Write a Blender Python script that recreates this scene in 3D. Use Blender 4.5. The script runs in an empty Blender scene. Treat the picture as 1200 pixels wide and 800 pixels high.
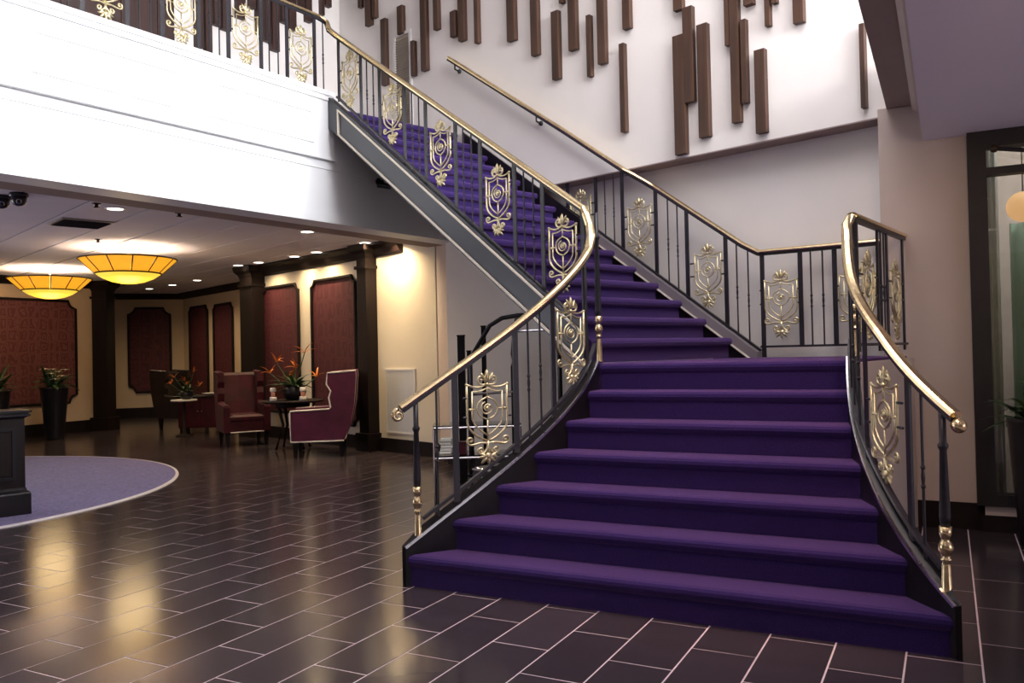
import bpy, math, random
from mathutils import Vector, Matrix

random.seed(7)
pi = math.pi
scene = bpy.context.scene
C = scene.collection

# ------------------------------------------------------------------ camera
FPX = 976.0
PITCH, ROLL, EYE = math.radians(0.72), math.radians(1.29), 1.5
_cp, _sp, _cr, _sr = math.cos(PITCH), math.sin(PITCH), math.cos(ROLL), math.sin(ROLL)
RM = Matrix(((_cr, _sr, 0), (-_sr, _cr, 0), (0, 0, 1))) @ \
     Matrix(((1, 0, 0), (0, _cp, _sp), (0, -_sp, _cp))) @ \
     Matrix(((1, 0, 0), (0, 0, -1), (0, 1, 0)))           # world -> right, down, forward
RT = RM.transposed()
EYEP = Vector((0, 0, EYE))
cam_data = bpy.data.cameras.new('camera')
cam_data.sensor_width = 36.0
cam_data.lens = 36.0 * FPX / 1200.0
cam_data.clip_end = 200
cam = bpy.data.objects.new('camera', cam_data)
C.objects.link(cam)
cam.matrix_world = Matrix((
    (RM[0][0], -RM[1][0], -RM[2][0], 0),
    (RM[0][1], -RM[1][1], -RM[2][1], 0),
    (RM[0][2], -RM[1][2], -RM[2][2], EYE),
    (0, 0, 0, 1)))
scene.camera = cam

# ------------------------------------------------------------------ world, lights, exposure
vs = scene.view_settings
vs.view_transform = 'Standard'
vs.look = 'None'
vs.gamma = 1.0
vs.use_curve_mapping = False
vs.exposure = 0.0

world = bpy.data.worlds.new('sky')
scene.world = world
world.use_nodes = True
wb = world.node_tree.nodes['Background']
wb.inputs[0].default_value = (0.75, 0.85, 1.0, 1)
wb.inputs[1].default_value = 0.05


def area_light(name, loc, target, sx, sy, power, color, spread=180):
    d = bpy.data.lights.new(name, 'AREA')
    d.shape = 'RECTANGLE'
    d.size, d.size_y, d.energy, d.color = sx, sy, power, color
    d.spread = math.radians(spread)
    o = bpy.data.objects.new(name, d)
    C.objects.link(o)
    o.location = loc
    o.rotation_euler = (Vector(target) - Vector(loc)).to_track_quat('-Z', 'Y').to_euler()
    return o


# daylight: upper windows over the right-hand mezzanine, the roof light of the stair hall,
# the window in the entrance wall and the glazed side entrance far to the left
area_light('daylight_mezzanine_window', (7.70, -0.05, 6.05), (-1.16, 4.58, 5.6), 6.4, 2.5, 1950, (0.95, 0.97, 1.0))
area_light('daylight_roof_light', (2.0, 4.40, 7.70), (2.0, 4.40, 0), 4.6, 5.0, 330, (1.0, 0.93, 0.90))
area_light('daylight_front_window', (-2.2, -3.4, 6.2), (-0.8, 9.0, 4.2), 5.0, 2.4, 15, (1.0, 0.97, 0.96))
area_light('daylight_side_entrance', (-11.3, 8.2, 1.7), (-2.4, 3.5, 1.9), 6.0, 2.4, 140, (0.92, 0.90, 1.0))
area_light('right_ceiling_fill', (7.35, -0.55, 1.5), (-1.5, 4.07, 1.9), 5.0, 2.2, 62, (0.97, 0.90, 0.97))  # added low fill from the right, brightens the lilac ceiling


def spot(name, loc, target, power, color, angle=110, blend=0.6, radius=0.06):
    d = bpy.data.lights.new(name, 'SPOT')
    d.energy, d.color, d.spot_size, d.spot_blend, d.shadow_soft_size = power, color, math.radians(angle), blend, radius
    o = bpy.data.objects.new(name, d)
    C.objects.link(o)
    o.location = loc
    o.rotation_euler = (Vector(target) - Vector(loc)).to_track_quat('-Z', 'Y').to_euler()
    return o


# ------------------------------------------------------------------ geometry frame
def D(deg):
    a = math.radians(deg)
    return Vector((math.sin(a), math.cos(a), 0))


def ray(x, y):
    return RT @ Vector(((x - 600) / FPX, (y - 400) / FPX, 1))


def onplane(x, y, p, n):
    d = ray(x, y)
    return EYEP + d * ((Vector(p) - EYEP).dot(n) / d.dot(n))


def atz(x, y, z):
    d = ray(x, y)
    return EYEP + d * ((z - EYE) / d.z)


def proj(p):
    q = RM @ (Vector(p) - EYEP)
    return 600 + FPX * q.x / q.z, 400 + FPX * q.y / q.z, q.z


AZ = 27.6
U, N = D(AZ + 90), D(AZ)            # across / along the lower flight
D0 = 4.5587
RISE, RUN, D1 = 0.1995, 0.255, -0.10
LAND = 7 * RISE


def SD(s, d, z=0.0):
    return U * s + N * (D0 + d) + Vector((0, 0, z))


PS, NZ = -46.0, 47.0
FD, FN, ND = D(PS), D(PS + 90), D(NZ)   # flight direction, its right-hand normal, nosing direction
FDL, FNL = D(-43.0), D(47.0)            # the left edge of the flight converges slightly towards the wall
P8R = Vector((2.13, 8.02, 0))
WIDTH = 2.05
P8L = P8R - ND * WIDTH
R2, RU = 0.275, 0.196
Z8 = LAND + RU
BALC = Z8 + 14 * RU                     # balcony floor level


def nose2(t):
    return Z8 + t / R2 * RU


TOPL = P8L + FDL * (14 * R2)
FAZ = 35.0
BD, BN = D(FAZ), D(FAZ + 90)            # along the balcony front, its outward normal
CEIL = 3.24


# ------------------------------------------------------------------ materials
def mat(name, base, rough=0.5, metal=0.0, spec=0.5, var=0.0, scale=8.0, bump=0.0, bscale=60.0,
        emit=None, estr=0.0, stretch=None, rvar=0.0, coat=0.0, sheen=0.0):
    m = bpy.data.materials.new(name)
    m.use_nodes = True
    nt = m.node_tree
    b = nt.nodes['Principled BSDF']
    b.inputs['Base Color'].default_value = (*base, 1)
    b.inputs['Roughness'].default_value = rough
    b.inputs['Metallic'].default_value = metal
    b.inputs['Specular IOR Level'].default_value = spec
    b.inputs['Coat Weight'].default_value = coat
    b.inputs['Sheen Weight'].default_value = sheen
    tc = nt.nodes.new('ShaderNodeTexCoord')
    mp = nt.nodes.new('ShaderNodeMapping')
    nt.links.new(tc.outputs['Object'], mp.inputs[0])
    if stretch:
        mp.inputs['Scale'].default_value = stretch
    nz = nt.nodes.new('ShaderNodeTexNoise')
    nz.inputs['Scale'].default_value = scale
    nz.inputs['Detail'].default_value = 5
    nt.links.new(mp.outputs[0], nz.inputs['Vector'])
    if var > 0:
        rp = nt.nodes.new('ShaderNodeValToRGB')
        rp.color_ramp.elements[0].position = 0.3
        rp.color_ramp.elements[1].position = 0.7
        rp.color_ramp.elements[0].color = (*[c * (1 - var) for c in base], 1)
        rp.color_ramp.elements[1].color = (*[min(1, c * (1 + var)) for c in base], 1)
        nt.links.new(nz.outputs[0], rp.inputs[0])
        nt.links.new(rp.outputs[0], b.inputs['Base Color'])
    if rvar > 0:
        mr = nt.nodes.new('ShaderNodeMapRange')
        mr.inputs['To Min'].default_value = max(0, rough - rvar)
        mr.inputs['To Max'].default_value = rough + rvar
        nt.links.new(nz.outputs[0], mr.inputs[0])
        nt.links.new(mr.outputs[0], b.inputs['Roughness'])
    if bump > 0:
        n2 = nt.nodes.new('ShaderNodeTexNoise')
        n2.inputs['Scale'].default_value = bscale
        n2.inputs['Detail'].default_value = 3
        nt.links.new(tc.outputs['Object'], n2.inputs['Vector'])
        bp = nt.nodes.new('ShaderNodeBump')
        bp.inputs['Strength'].default_value = bump
        bp.inputs['Distance'].default_value = 0.01
        nt.links.new(n2.outputs[0], bp.inputs['Height'])
        nt.links.new(bp.outputs[0], b.inputs['Normal'])
    if emit:
        b.inputs['Emission Color'].default_value = (*emit, 1)
        b.inputs['Emission Strength'].default_value = estr
    return m


def damask(name, dark, light, scale):
    m = mat(name, dark, 0.55, spec=0.3)
    nt = m.node_tree
    b = nt.nodes['Principled BSDF']
    tc = nt.nodes['Texture Coordinate']
    mp = nt.nodes.new('ShaderNodeMapping')
    mp.inputs['Scale'].default_value = (scale, scale, scale * 0.8)
    nt.links.new(tc.outputs['Object'], mp.inputs[0])
    nz = nt.nodes.new('ShaderNodeTexNoise')
    nz.inputs['Scale'].default_value = 2.2
    nt.links.new(mp.outputs[0], nz.inputs['Vector'])
    mx = nt.nodes.new('ShaderNodeMix')
    mx.data_type = 'VECTOR'
    mx.inputs[0].default_value = 0.25
    nt.links.new(mp.outputs[0], mx.inputs[4])
    nt.links.new(nz.outputs[1], mx.inputs[5])
    vo = nt.nodes.new('ShaderNodeTexVoronoi')
    vo.feature = 'DISTANCE_TO_EDGE'
    vo.inputs['Scale'].default_value = 2.0
    vo.inputs['Randomness'].default_value = 0.25
    nt.links.new(mx.outputs[1], vo.inputs['Vector'])
    wv = nt.nodes.new('ShaderNodeMath')
    wv.operation = 'SINE'
    ml = nt.nodes.new('ShaderNodeMath')
    ml.operation = 'MULTIPLY'
    ml.inputs[1].default_value = 26.0
    nt.links.new(vo.outputs[0], ml.inputs[0])
    nt.links.new(ml.outputs[0], wv.inputs[0])
    rp = nt.nodes.new('ShaderNodeValToRGB')
    rp.color_ramp.elements[0].position = 0.3
    rp.color_ramp.elements[1].position = 0.6
    rp.color_ramp.elements[0].color = (*dark, 1)
    rp.color_ramp.elements[1].color = (*light, 1)
    nt.links.new(wv.outputs[0], rp.inputs[0])
    nt.links.new(rp.outputs[0], b.inputs['Base Color'])
    return m


def random_tint(m, base, amount, rough=None):
    nt = m.node_tree
    b = nt.nodes['Principled BSDF']
    oi = nt.nodes.new('ShaderNodeObjectInfo')
    ge = nt.nodes.new('ShaderNodeNewGeometry')
    ad = nt.nodes.new('ShaderNodeMath')
    ad.operation = 'ADD'
    fr = nt.nodes.new('ShaderNodeMath')
    fr.operation = 'FRACT'
    nt.links.new(oi.outputs['Random'], ad.inputs[0])
    nt.links.new(ge.outputs['Random Per Island'], ad.inputs[1])
    nt.links.new(ad.outputs[0], fr.inputs[0])
    rp = nt.nodes.new('ShaderNodeValToRGB')
    rp.color_ramp.elements[0].color = (*[c * (1 - amount) for c in base], 1)
    rp.color_ramp.elements[1].color = (*[c * (1 + amount) for c in base], 1)
    nt.links.new(fr.outputs[0], rp.inputs[0])
    nt.links.new(rp.outputs[0], b.inputs['Base Color'])
    return m


def glass(name, tint=(0.9, 0.95, 0.92), rough=0.02):
    m = bpy.data.materials.new(name)
    m.use_nodes = True
    nt = m.node_tree
    nt.nodes.remove(nt.nodes['Principled BSDF'])
    out = nt.nodes['Material Output']
    tr = nt.nodes.new('ShaderNodeBsdfTransparent')
    tr.inputs[0].default_value = (*tint, 1)
    gl = nt.nodes.new('ShaderNodeBsdfGlossy')
    gl.inputs['Roughness'].default_value = rough
    fr = nt.nodes.new('ShaderNodeFresnel')
    fr.inputs['IOR'].default_value = 1.5
    nz = nt.nodes.new('ShaderNodeTexNoise')
    nz.inputs['Scale'].default_value = 3
    mx = nt.nodes.new('ShaderNodeMixShader')
    nt.links.new(fr.outputs[0], mx.inputs[0])
    nt.links.new(tr.outputs[0], mx.inputs[1])
    nt.links.new(gl.outputs[0], mx.inputs[2])
    nt.links.new(mx.outputs[0], out.inputs[0])
    return m


M = {}
M['grout'] = mat('grout', (0.66, 0.54, 0.57), 0.8, var=0.15, scale=3)
M['tile'] = random_tint(mat('dark_floor_tile', (0.050, 0.038, 0.045), 0.165, spec=0.27, bump=0.015, bscale=5, rvar=0.03, scale=4), (0.050, 0.038, 0.045), 0.16)
M['white_paint'] = mat('white_painted_panel', (0.86, 0.87, 0.88), 0.42, var=0.015, scale=2)
M['wall_white'] = mat('off_white_wall', (0.82, 0.78, 0.74), 0.7, var=0.03, scale=1.2, bump=0.03, bscale=40)
M['wall_beige'] = mat('beige_wall', (0.54, 0.45, 0.40), 0.75, var=0.04, scale=1.5, bump=0.03, bscale=40)
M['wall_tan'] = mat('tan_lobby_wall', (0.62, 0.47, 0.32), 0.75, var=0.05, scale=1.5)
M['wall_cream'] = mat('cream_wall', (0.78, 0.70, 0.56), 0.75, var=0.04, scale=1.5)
M['dark_wood'] = mat('dark_stained_wood', (0.009, 0.004, 0.004), 0.6, var=0.4, scale=6, stretch=(1, 1, 0.1), spec=0.25)
M['slat_wood'] = mat('walnut_slat', (0.058, 0.026, 0.014), 0.5, var=0.45, scale=14, stretch=(1, 1, 0.06), bump=0.05, bscale=30)
M['slat_dark'] = mat('dark_walnut_slat', (0.04, 0.016, 0.012), 0.5, var=0.4, scale=14, stretch=(1, 1, 0.06))
M['damask_big'] = damask('damask_wallpaper_large', (0.115, 0.032, 0.034), (0.17, 0.062, 0.058), 3.6)
M['damask_small'] = damask('damask_wallpaper_small', (0.07, 0.016, 0.022), (0.10, 0.025, 0.032), 2.5)
M['ceiling_tile'] = mat('ceiling_tile_grey', (0.68, 0.64, 0.68), 0.85, var=0.03, scale=2, bump=0.08, bscale=150)
M['ceiling_grid'] = mat('ceiling_reveal', (0.06, 0.05, 0.055), 0.8, var=0.1)
M['soffit_brown'] = mat('brown_soffit_paint', (0.30, 0.22, 0.20), 0.7, var=0.03)
M['ceiling_lilac'] = mat('lilac_grey_ceiling', (0.78, 0.73, 0.84), 0.8, var=0.02, scale=1)
M['carpet'] = mat('violet_carpet', (0.028, 0.016, 0.100), 0.95, var=0.22, scale=120, bump=0.6, bscale=260, spec=0.05, sheen=0.6)
M['carpet'].node_tree.nodes['Principled BSDF'].inputs['Sheen Tint'].default_value = (0.56, 0.30, 0.52, 1)
M['carpet'].node_tree.nodes['Principled BSDF'].inputs['Sheen Roughness'].default_value = 0.45
M['rug'] = mat('lavender_rug', (0.105, 0.080, 0.27), 0.95, var=0.5, scale=26, bump=0.5, bscale=240, spec=0.1, sheen=0.3)
M['rug_edge'] = mat('rug_edge_strip', (0.75, 0.72, 0.75), 0.4, var=0.05)
M['black_gloss'] = mat('black_lacquer', (0.008, 0.006, 0.008), 0.36, var=0.3, spec=0.3)
M['stringer'] = mat('blue_black_stringer', (0.014, 0.016, 0.024), 0.36, var=0.15, scale=3, spec=0.6)
M['skirt_band'] = mat('grey_brown_skirt_band', (0.22, 0.19, 0.20), 0.35, var=0.1, scale=3, spec=0.5)
M['cream_trim'] = mat('cream_trim_strip', (0.78, 0.70, 0.58), 0.35, var=0.05)
M['chrome'] = mat('brushed_chrome_trim', (0.75, 0.74, 0.75), 0.2, metal=1.0, var=0.05)
M['iron'] = mat('black_wrought_iron', (0.016, 0.014, 0.020), 0.38, var=0.3, scale=20, spec=0.5)
M['brass'] = mat('polished_brass', (0.82, 0.66, 0.38), 0.24, metal=1.0, var=0.12, scale=30, rvar=0.06)
M['brass_ornament'] = mat('antique_brass_ornament', (0.72, 0.63, 0.38), 0.33, metal=0.9, var=0.22, scale=40)
M['frame_dark'] = mat('dark_bronze_frame', (0.006, 0.003, 0.004), 0.6, var=0.3, scale=8)
M['glass'] = glass('clear_glass')
M['curtain'] = mat('sage_green_curtain', (0.19, 0.26, 0.20), 0.9, var=0.2, scale=10, stretch=(1, 1, 0.05))
M['curtain_pale'] = mat('pale_grey_curtain', (0.42, 0.40, 0.36), 0.9, var=0.1, scale=10)
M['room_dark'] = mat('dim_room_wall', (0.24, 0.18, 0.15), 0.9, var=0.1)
M['leaf'] = mat('green_leaf', (0.035, 0.085, 0.03), 0.45, var=0.5, scale=9)
M['leaf_light'] = mat('pale_green_leaf', (0.14, 0.22, 0.06), 0.45, var=0.4, scale=9)
M['petal_orange'] = mat('orange_petal', (0.75, 0.22, 0.03), 0.5, var=0.3)
M['petal_white'] = mat('white_petal', (0.72, 0.66, 0.55), 0.5, var=0.15)
M['pot_black'] = mat('black_glazed_pot', (0.010, 0.009, 0.013), 0.3, var=0.3)
M['velvet'] = mat('burgundy_velvet', (0.095, 0.007, 0.040), 0.42, var=0.3, scale=6, sheen=0.35, spec=0.4)
M['velvet_red'] = mat('dark_red_velvet', (0.045, 0.003, 0.010), 0.5, var=0.4, scale=6, sheen=0.06, spec=0.25)
M['black_leather'] = mat('black_leather', (0.016, 0.010, 0.011), 0.4, var=0.3)
M['piping'] = mat('white_piping', (0.80, 0.76, 0.74), 0.5, var=0.05)
M['amber_glass'] = mat('amber_panel_glass', (0.8, 0.42, 0.05), 0.4, var=0.1, emit=(1.0, 0.44, 0.02), estr=0.85)
M['amber_bowl'] = mat('amber_bowl_glass', (0.9, 0.55, 0.08), 0.4, var=0.1, emit=(1.0, 0.66, 0.06), estr=1.0)
M['bronze'] = mat('dark_bronze', (0.05, 0.03, 0.015), 0.4, metal=0.6, var=0.2)
M['brass_canopy'] = mat('pale_brass', (0.85, 0.72, 0.5), 0.3, metal=0.9, var=0.1)
M['lens'] = mat('downlight_lens', (1, 0.95, 0.85), 0.4, emit=(1.0, 0.90, 0.76), estr=6.0)
M['white_plastic'] = mat('white_plastic', (0.78, 0.76, 0.74), 0.4, var=0.03)
M['access'] = mat('pale_grey_access_panel', (0.62, 0.63, 0.65), 0.5, var=0.03)
M['camera_black'] = mat('camera_housing', (0.02, 0.018, 0.025), 0.25, var=0.2)
M['louver'] = mat('bronze_louver', (0.33, 0.28, 0.22), 0.5, metal=0.2, var=0.15)
M['globe'] = mat('glowing_globe', (0.3, 0.2, 0.1), 0.4, emit=(1.0, 0.50, 0.22), estr=0.75)
M['paper'] = mat('cream_paper', (0.80, 0.76, 0.68), 0.7, var=0.05)
M['clear'] = glass('table_glass', (0.80, 0.86, 0.86))
M['candle'] = mat('candle_wax', (0.75, 0.35, 0.25), 0.5, var=0.1)
M['smoke'] = mat('window_sky_glass', (0.8, 0.88, 1.0), 0.2, emit=(0.8, 0.9, 1.0), estr=0.35)


# ------------------------------------------------------------------ mesh builder
class MB:
    def __init__(self):
        self.v, self.f = [], []

    def add(self, vs, fs):
        o = len(self.v)
        self.v += [tuple(p) for p in vs]
        self.f += [tuple(i + o for i in f) for f in fs]
        return self

    def box(self, c, size, rz=0.0, mtx=None):
        hx, hy, hz = size[0] / 2, size[1] / 2, size[2] / 2
        R = mtx if mtx else Matrix.Rotation(rz, 3, 'Z')
        vs = [Vector(c) + R @ Vector((x * hx, y * hy, z * hz)) for z in (-1, 1) for x, y in ((-1, -1), (1, -1), (1, 1), (-1, 1))]
        return self.add(vs, [(3, 2, 1, 0), (4, 5, 6, 7), (0, 1, 5, 4), (1, 2, 6, 5), (2, 3, 7, 6), (3, 0, 4, 7)])

    def prism(self, poly, z0, z1):
        n = len(poly)
        vs = [(p[0], p[1], z0) for p in poly] + [(p[0], p[1], z1) for p in poly]
        fs = [tuple(range(n - 1, -1, -1)), tuple(range(n, 2 * n))]
        fs += [(i, (i + 1) % n, n + (i + 1) % n, n + i) for i in range(n)]
        return self.add(vs, fs)

    def loft(self, rings, closed=True, caps=True):
        n = len(rings[0])
        vs = [p for r in rings for p in r]
        fs = []
        for a in range(len(rings) - 1):
            for i in range(n if closed else n - 1):
                j = (i + 1) % n
                fs.append((a * n + i, a * n + j, (a + 1) * n + j, (a + 1) * n + i))
        if caps and closed:
            fs.append(tuple(range(n - 1, -1, -1)))
            m = (len(rings) - 1) * n
            fs.append(tuple(range(m, m + n)))
        return self.add(vs, fs)

    def sweep(self, path, prof, up=Vector((0, 0, 1)), closed=True):
        path = [Vector(p) for p in path]
        rings = []
        for i, p in enumerate(path):
            a = path[max(0, i - 1)]
            b = path[min(len(path) - 1, i + 1)]
            t = (b - a).normalized()
            sd = t.cross(up)
            if sd.length < 1e-5:
                sd = Vector((1, 0, 0))
            sd.normalize()
            w = sd.cross(t).normalized()
            k = 1.0
            if 0 < i < len(path) - 1:
                c = (path[i] - path[i - 1]).normalized().dot((path[i + 1] - path[i]).normalized())
                k = 1 / max(0.5, math.sqrt(max(0.0, (1 + c) / 2)))
            rings.append([p + sd * q[0] * k + w * q[1] for q in prof])
        return self.loft(rings)

    def tube(self, path, r, seg=6, up=Vector((0, 0, 1)), taper=None):
        path = [Vector(p) for p in path]
        rings = []
        for i, p in enumerate(path):
            a = path[max(0, i - 1)]
            b = path[min(len(path) - 1, i + 1)]
            t = (b - a)
            t = t.normalized() if t.length > 1e-9 else Vector((0, 0, 1))
            ref = up if abs(t.dot(up)) < 0.95 else Vector((1, 0, 0))
            sd = t.cross(ref).normalized()
            w = sd.cross(t).normalized()
            rr = r * (taper[i] if taper else 1)
            rings.append([p + (sd * math.cos(2 * pi * k / seg) + w * math.sin(2 * pi * k / seg)) * rr for k in range(seg)])
        return self.loft(rings)

    def lathe(self, prof, seg=16, c=(0, 0, 0), sq=False):
        rings = []
        for r, z in prof:
            ring = []
            for k in range(seg):
                a = 2 * pi * (k + 0.5) / seg
                ring.append((c[0] + r * math.cos(a), c[1] + r * math.sin(a), c[2] + z))
            rings.append(ring)
        return self.loft(rings)

    def ring(self, prof, seg=32):
        rings = [[(r * math.cos(2 * pi * (k + 0.5) / seg), r * math.sin(2 * pi * (k + 0.5) / seg), z) for k in range(seg)] for r, z in prof]
        return self.loft(rings + [rings[0]], caps=False)

    def ball(self, c, r, seg=8, rings=6, sc=(1, 1, 1)):
        rr = []
        for i in range(rings + 1):
            th = pi * (i + 0.02) / (rings + 0.04)
            rr.append([(c[0] + r * sc[0] * math.sin(th) * math.cos(2 * pi * k / seg),
                        c[1] + r * sc[1] * math.sin(th) * math.sin(2 * pi * k / seg),
                        c[2] - r * sc[2] * math.cos(th)) for k in range(seg)])
        return self.loft(rr)

    def mesh(self, name, m, smooth=False):
        me = bpy.data.meshes.new(name)
        me.from_pydata(self.v, [], self.f)
        me.materials.append(m)
        if smooth:
            for p in me.polygons:
                p.use_smooth = True
        me.update()
        return me

    def build(self, name, m, parent=None, smooth=False, loc=(0, 0, 0), world_coords=False):
        o = bpy.data.objects.new(name, self.mesh(name, m, smooth))
        return link(o, parent, loc, world_coords)


def link(o, parent=None, loc=(0, 0, 0), world_coords=False):
    C.objects.link(o)
    o.location = loc
    if parent is not None:
        o.parent = parent
        if world_coords:
            w = Vector((0, 0, 0))
            q = parent
            while q is not None:
                w += q.location
                q = q.parent
            o.location = Vector(loc) - w
    return o


def tag(o, label=None, cat=None, group=None, kind=None):
    if label:
        o['label'] = label
    if cat:
        o['category'] = cat
    if group:
        o['group'] = group
    if kind:
        o['kind'] = kind
    return o


def thing(name, loc, label, cat, group=None, rz=0.0, kind=None):
    o = bpy.data.objects.new(name, None)
    o.empty_display_size = 0.1
    C.objects.link(o)
    o.location = loc
    o.rotation_euler = (0, 0, rz)
    return tag(o, label, cat, group, kind)


def inst(me, name, parent, loc, rz=0.0, scale=(1, 1, 1)):
    o = bpy.data.objects.new(name, me)
    C.objects.link(o)
    o.parent = parent
    o.location = loc
    o.rotation_euler = (0, 0, rz)
    o.scale = scale
    return o


def copy_tree(o, parent=None):
    c = o.copy()
    C.objects.link(c)
    c.parent = parent
    for ch in list(o.children):
        copy_tree(ch, c)
    return c


def wallbox(mb, a, b, z0, z1, thick, side):
    """a wall between plan points a and b; thickness goes to `side` (a horizontal vector)"""
    a, b = Vector((a[0], a[1], 0)), Vector((b[0], b[1], 0))
    o = side.normalized() * thick
    return mb.prism([a, b, b + o, a + o] if (b - a).cross(o).z > 0 else [b, a, a + o, b + o], z0, z1)


# ================================================================== THE SETTING
# ---- floor: grout bed and tiles laid in running bond
TW, TL, S0, DD0 = 0.320, 0.640, -1.815, 4.43
floor = tag(MB().box((0, 0, 0), (44, 44, 0.12)).build('floor', M['grout']), 'dark plum rectangular tiles in running bond with pale grout', 'floor', kind='structure')
floor.location = (-3, 12, -0.0615)
tiles = []
for i in range(-64, 24):
    for j in range(-8, 60):
        s = S0 + (i + 0.5) * TW
        d = DD0 + (j + 0.5) * TL + (0 if i % 2 else -TL / 2)
        p = U * s + N * d
        if p.y < 1.0 or p.y > 23:
            continue
        x, y, zz = proj(p)
        if -260 < x < 1420 and y < 1250:
            tiles.append((zz, p))
tiles.sort(key=lambda q: q[0])
tile_rot = math.radians(-AZ)
seen = [q for q in tiles if q[0] > 2.6 and -40 < proj(q[1])[0] < 1240 and proj(q[1])[1] < 850]
near = seen[:300]
near_set = set(id(q) for q in near)
tile_me = MB().box((0, 0, 0), (TW - 0.009, TL - 0.009, 0.012)).mesh('tile', M['tile'])
for zz, p in near:
    o = inst(tile_me, 'tile', floor, (p.x + 3, p.y - 12, 0.0555), tile_rot)
    o.rotation_euler = (random.uniform(-0.0016, 0.0016), random.uniform(-0.0025, 0.0025), tile_rot)
mb = MB()
for q in tiles:
    if id(q) not in near_set:
        mb.box((q[1].x, q[1].y, -0.006), (TW - 0.009, TL - 0.009, 0.012), tile_rot)
tag(mb.build('distant_tiles', M['tile'], floor, world_coords=True), kind='stuff')

# ---- lobby ceiling under the balcony
w43 = D(-43.4)
w46 = D(46.6)
fedge_a = TOPL + BD * 4.2 - BN * 0.02        # right/back end of the balcony front line
fedge_b = TOPL - BD * 8.5 - BN * 0.02
ceil_poly = [fedge_b, fedge_a, fedge_a + Vector((-1.5, 6, 0)), Vector((-4, 25, 0)), Vector((-16, 24, 0)), Vector((-16, 3, 0))]
ceil = tag(MB().prism(ceil_poly, CEIL + 0.035, CEIL + 0.12).build('ceiling', M['ceiling_grid']), 'grey tiled lobby ceiling with dark reveals below the balcony', 'ceiling', kind='structure')
g1 = atz(59, 257, CEIL)
CW = 0.672
ctile = MB().box((0, 0, 0), (CW - 0.030, 1.2185, 0.014)).mesh('ceiling_tile', M['ceiling_tile'])
crest_mb = MB()
cl = []
for i in range(-14, 16):
    for j in range(-12, 16):
        p = g1 + w46 * (CW * (i + 0.5)) + w43 * (1.22 * j)
        if (p - TOPL).dot(BN) > -0.62:
            continue
        if not (-15 < p.x < 2 and 3 < p.y < 24):
            continue
        x, y, zz = proj((p.x, p.y, CEIL))
        if zz > 1 and -150 < x < 620:
            cl.append((zz, p))
cl.sort(key=lambda q: q[0])
for k, (zz, p) in enumerate(cl[:300]):
    inst(ctile, 'ceiling_tile', ceil, (p.x, p.y, CEIL + 0.005), math.radians(43.4))

if len(cl) > 300:
    for zz, p in cl[300:]:
        crest_mb.box((p.x, p.y, CEIL + 0.005), (CW - 0.030, 1.2185, 0.014), math.radians(43.4))
    tag(crest_mb.build('distant_ceiling_tiles', M['ceiling_tile'], ceil), kind='stuff')

# ---- balcony front (white panelled fascia), slab and soffit
fas = thing('wall_balcony', TOPL + Vector((0, 0, 3.0)), 'white panelled balcony front with mouldings and a stepped ledge', 'wall', kind='structure')
FA_, FB_ = 2.35, 7.0     # extents toward the back (under the stairs) and toward the viewer


def fpt(s, off, z):
    p = TOPL - BD * s + BN * off
    return Vector((p.x, p.y, z))


def fbox(mb, s0, s1, o0, o1, z0, z1):
    return mb.prism([fpt(s0, o0, 0), fpt(s0, o1, 0), fpt(s1, o1, 0), fpt(s1, o0, 0)][::-1], z0, z1)


fbox(MB(), -FA_, FB_, -0.30, 0.0, 3.0, 3.715).build('lower_face', M['white_paint'], fas, world_coords=True)
fbox(MB(), 0.0, FB_, -0.22, 0.035, 3.715, 4.425).build('upper_face', M['white_paint'], fas, world_coords=True)
fbox(MB(), -FA_, 0.0, -0.22, 0.0, 3.715, BALC - 0.04).build('upper_return', M['white_paint'], fas, world_coords=True)
mb = MB()
fbox(mb, 0.0, FB_, -0.24, 0.065, 4.425, 4.48)
mb.build('cap_ledge', M['white_paint'], fas, world_coords=True)
fbox(MB(), 0.0, FB_, 0.036, 0.052, 4.37, 4.425).build('cap_moulding', M['white_paint'], fas, world_coords=True)
fbox(MB(), 0.0, FB_, -0.0, 0.060, 3.700, 3.730).build('ledge_moulding', M['white_paint'], fas, world_coords=True)
fbox(MB(), -FA_, FB_, 0.0, 0.014, 3.0, 3.085).build('base_moulding', M['white_paint'], fas, world_coords=True)
fbox(MB(), -FA_, FB_, 0.0, 0.012, 3.60, 3.655).build('frieze_moulding', M['white_paint'], fas, world_coords=True)


def frame_on(mbx, s0, s1, z0, z1, off, w=0.028, t=0.012):
    fbox(mbx, s0, s1, off, off + t, z1 - w, z1)
    fbox(mbx, s0, s1, off, off + t, z0, z0 + w)
    fbox(mbx, s0, s0 + w, off, off + t, z0 + w, z1 - w)
    fbox(mbx, s1 - w, s1, off, off + t, z0 + w, z1 - w)
    return mbx


s = 0.30
while s < 6.6:
    frame_on(MB(), s, s + 1.35, 3.86, 4.22, 0.035).build('panel_moulding', M['white_paint'], fas, world_coords=True)
    s += 1.62
fbox(MB(), -FA_, FB_, -0.62, -0.30, 3.0, 3.26).build('soffit', M['soffit_brown'], fas, world_coords=True)
# balcony floor
bw_corner = Vector((-2.45, 12.62, 0))
slab = [fpt(-FA_, -0.23, 0), fpt(FB_, -0.23, 0), fpt(FB_, -2.6, 0), fpt(-FA_ - 0.6, -2.6, 0)]
tag(MB().prism(slab, 3.40, BALC).build('floor_balcony', M['carpet']), 'violet carpeted balcony floor at the top of the stairs', 'floor', kind='structure')

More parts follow.
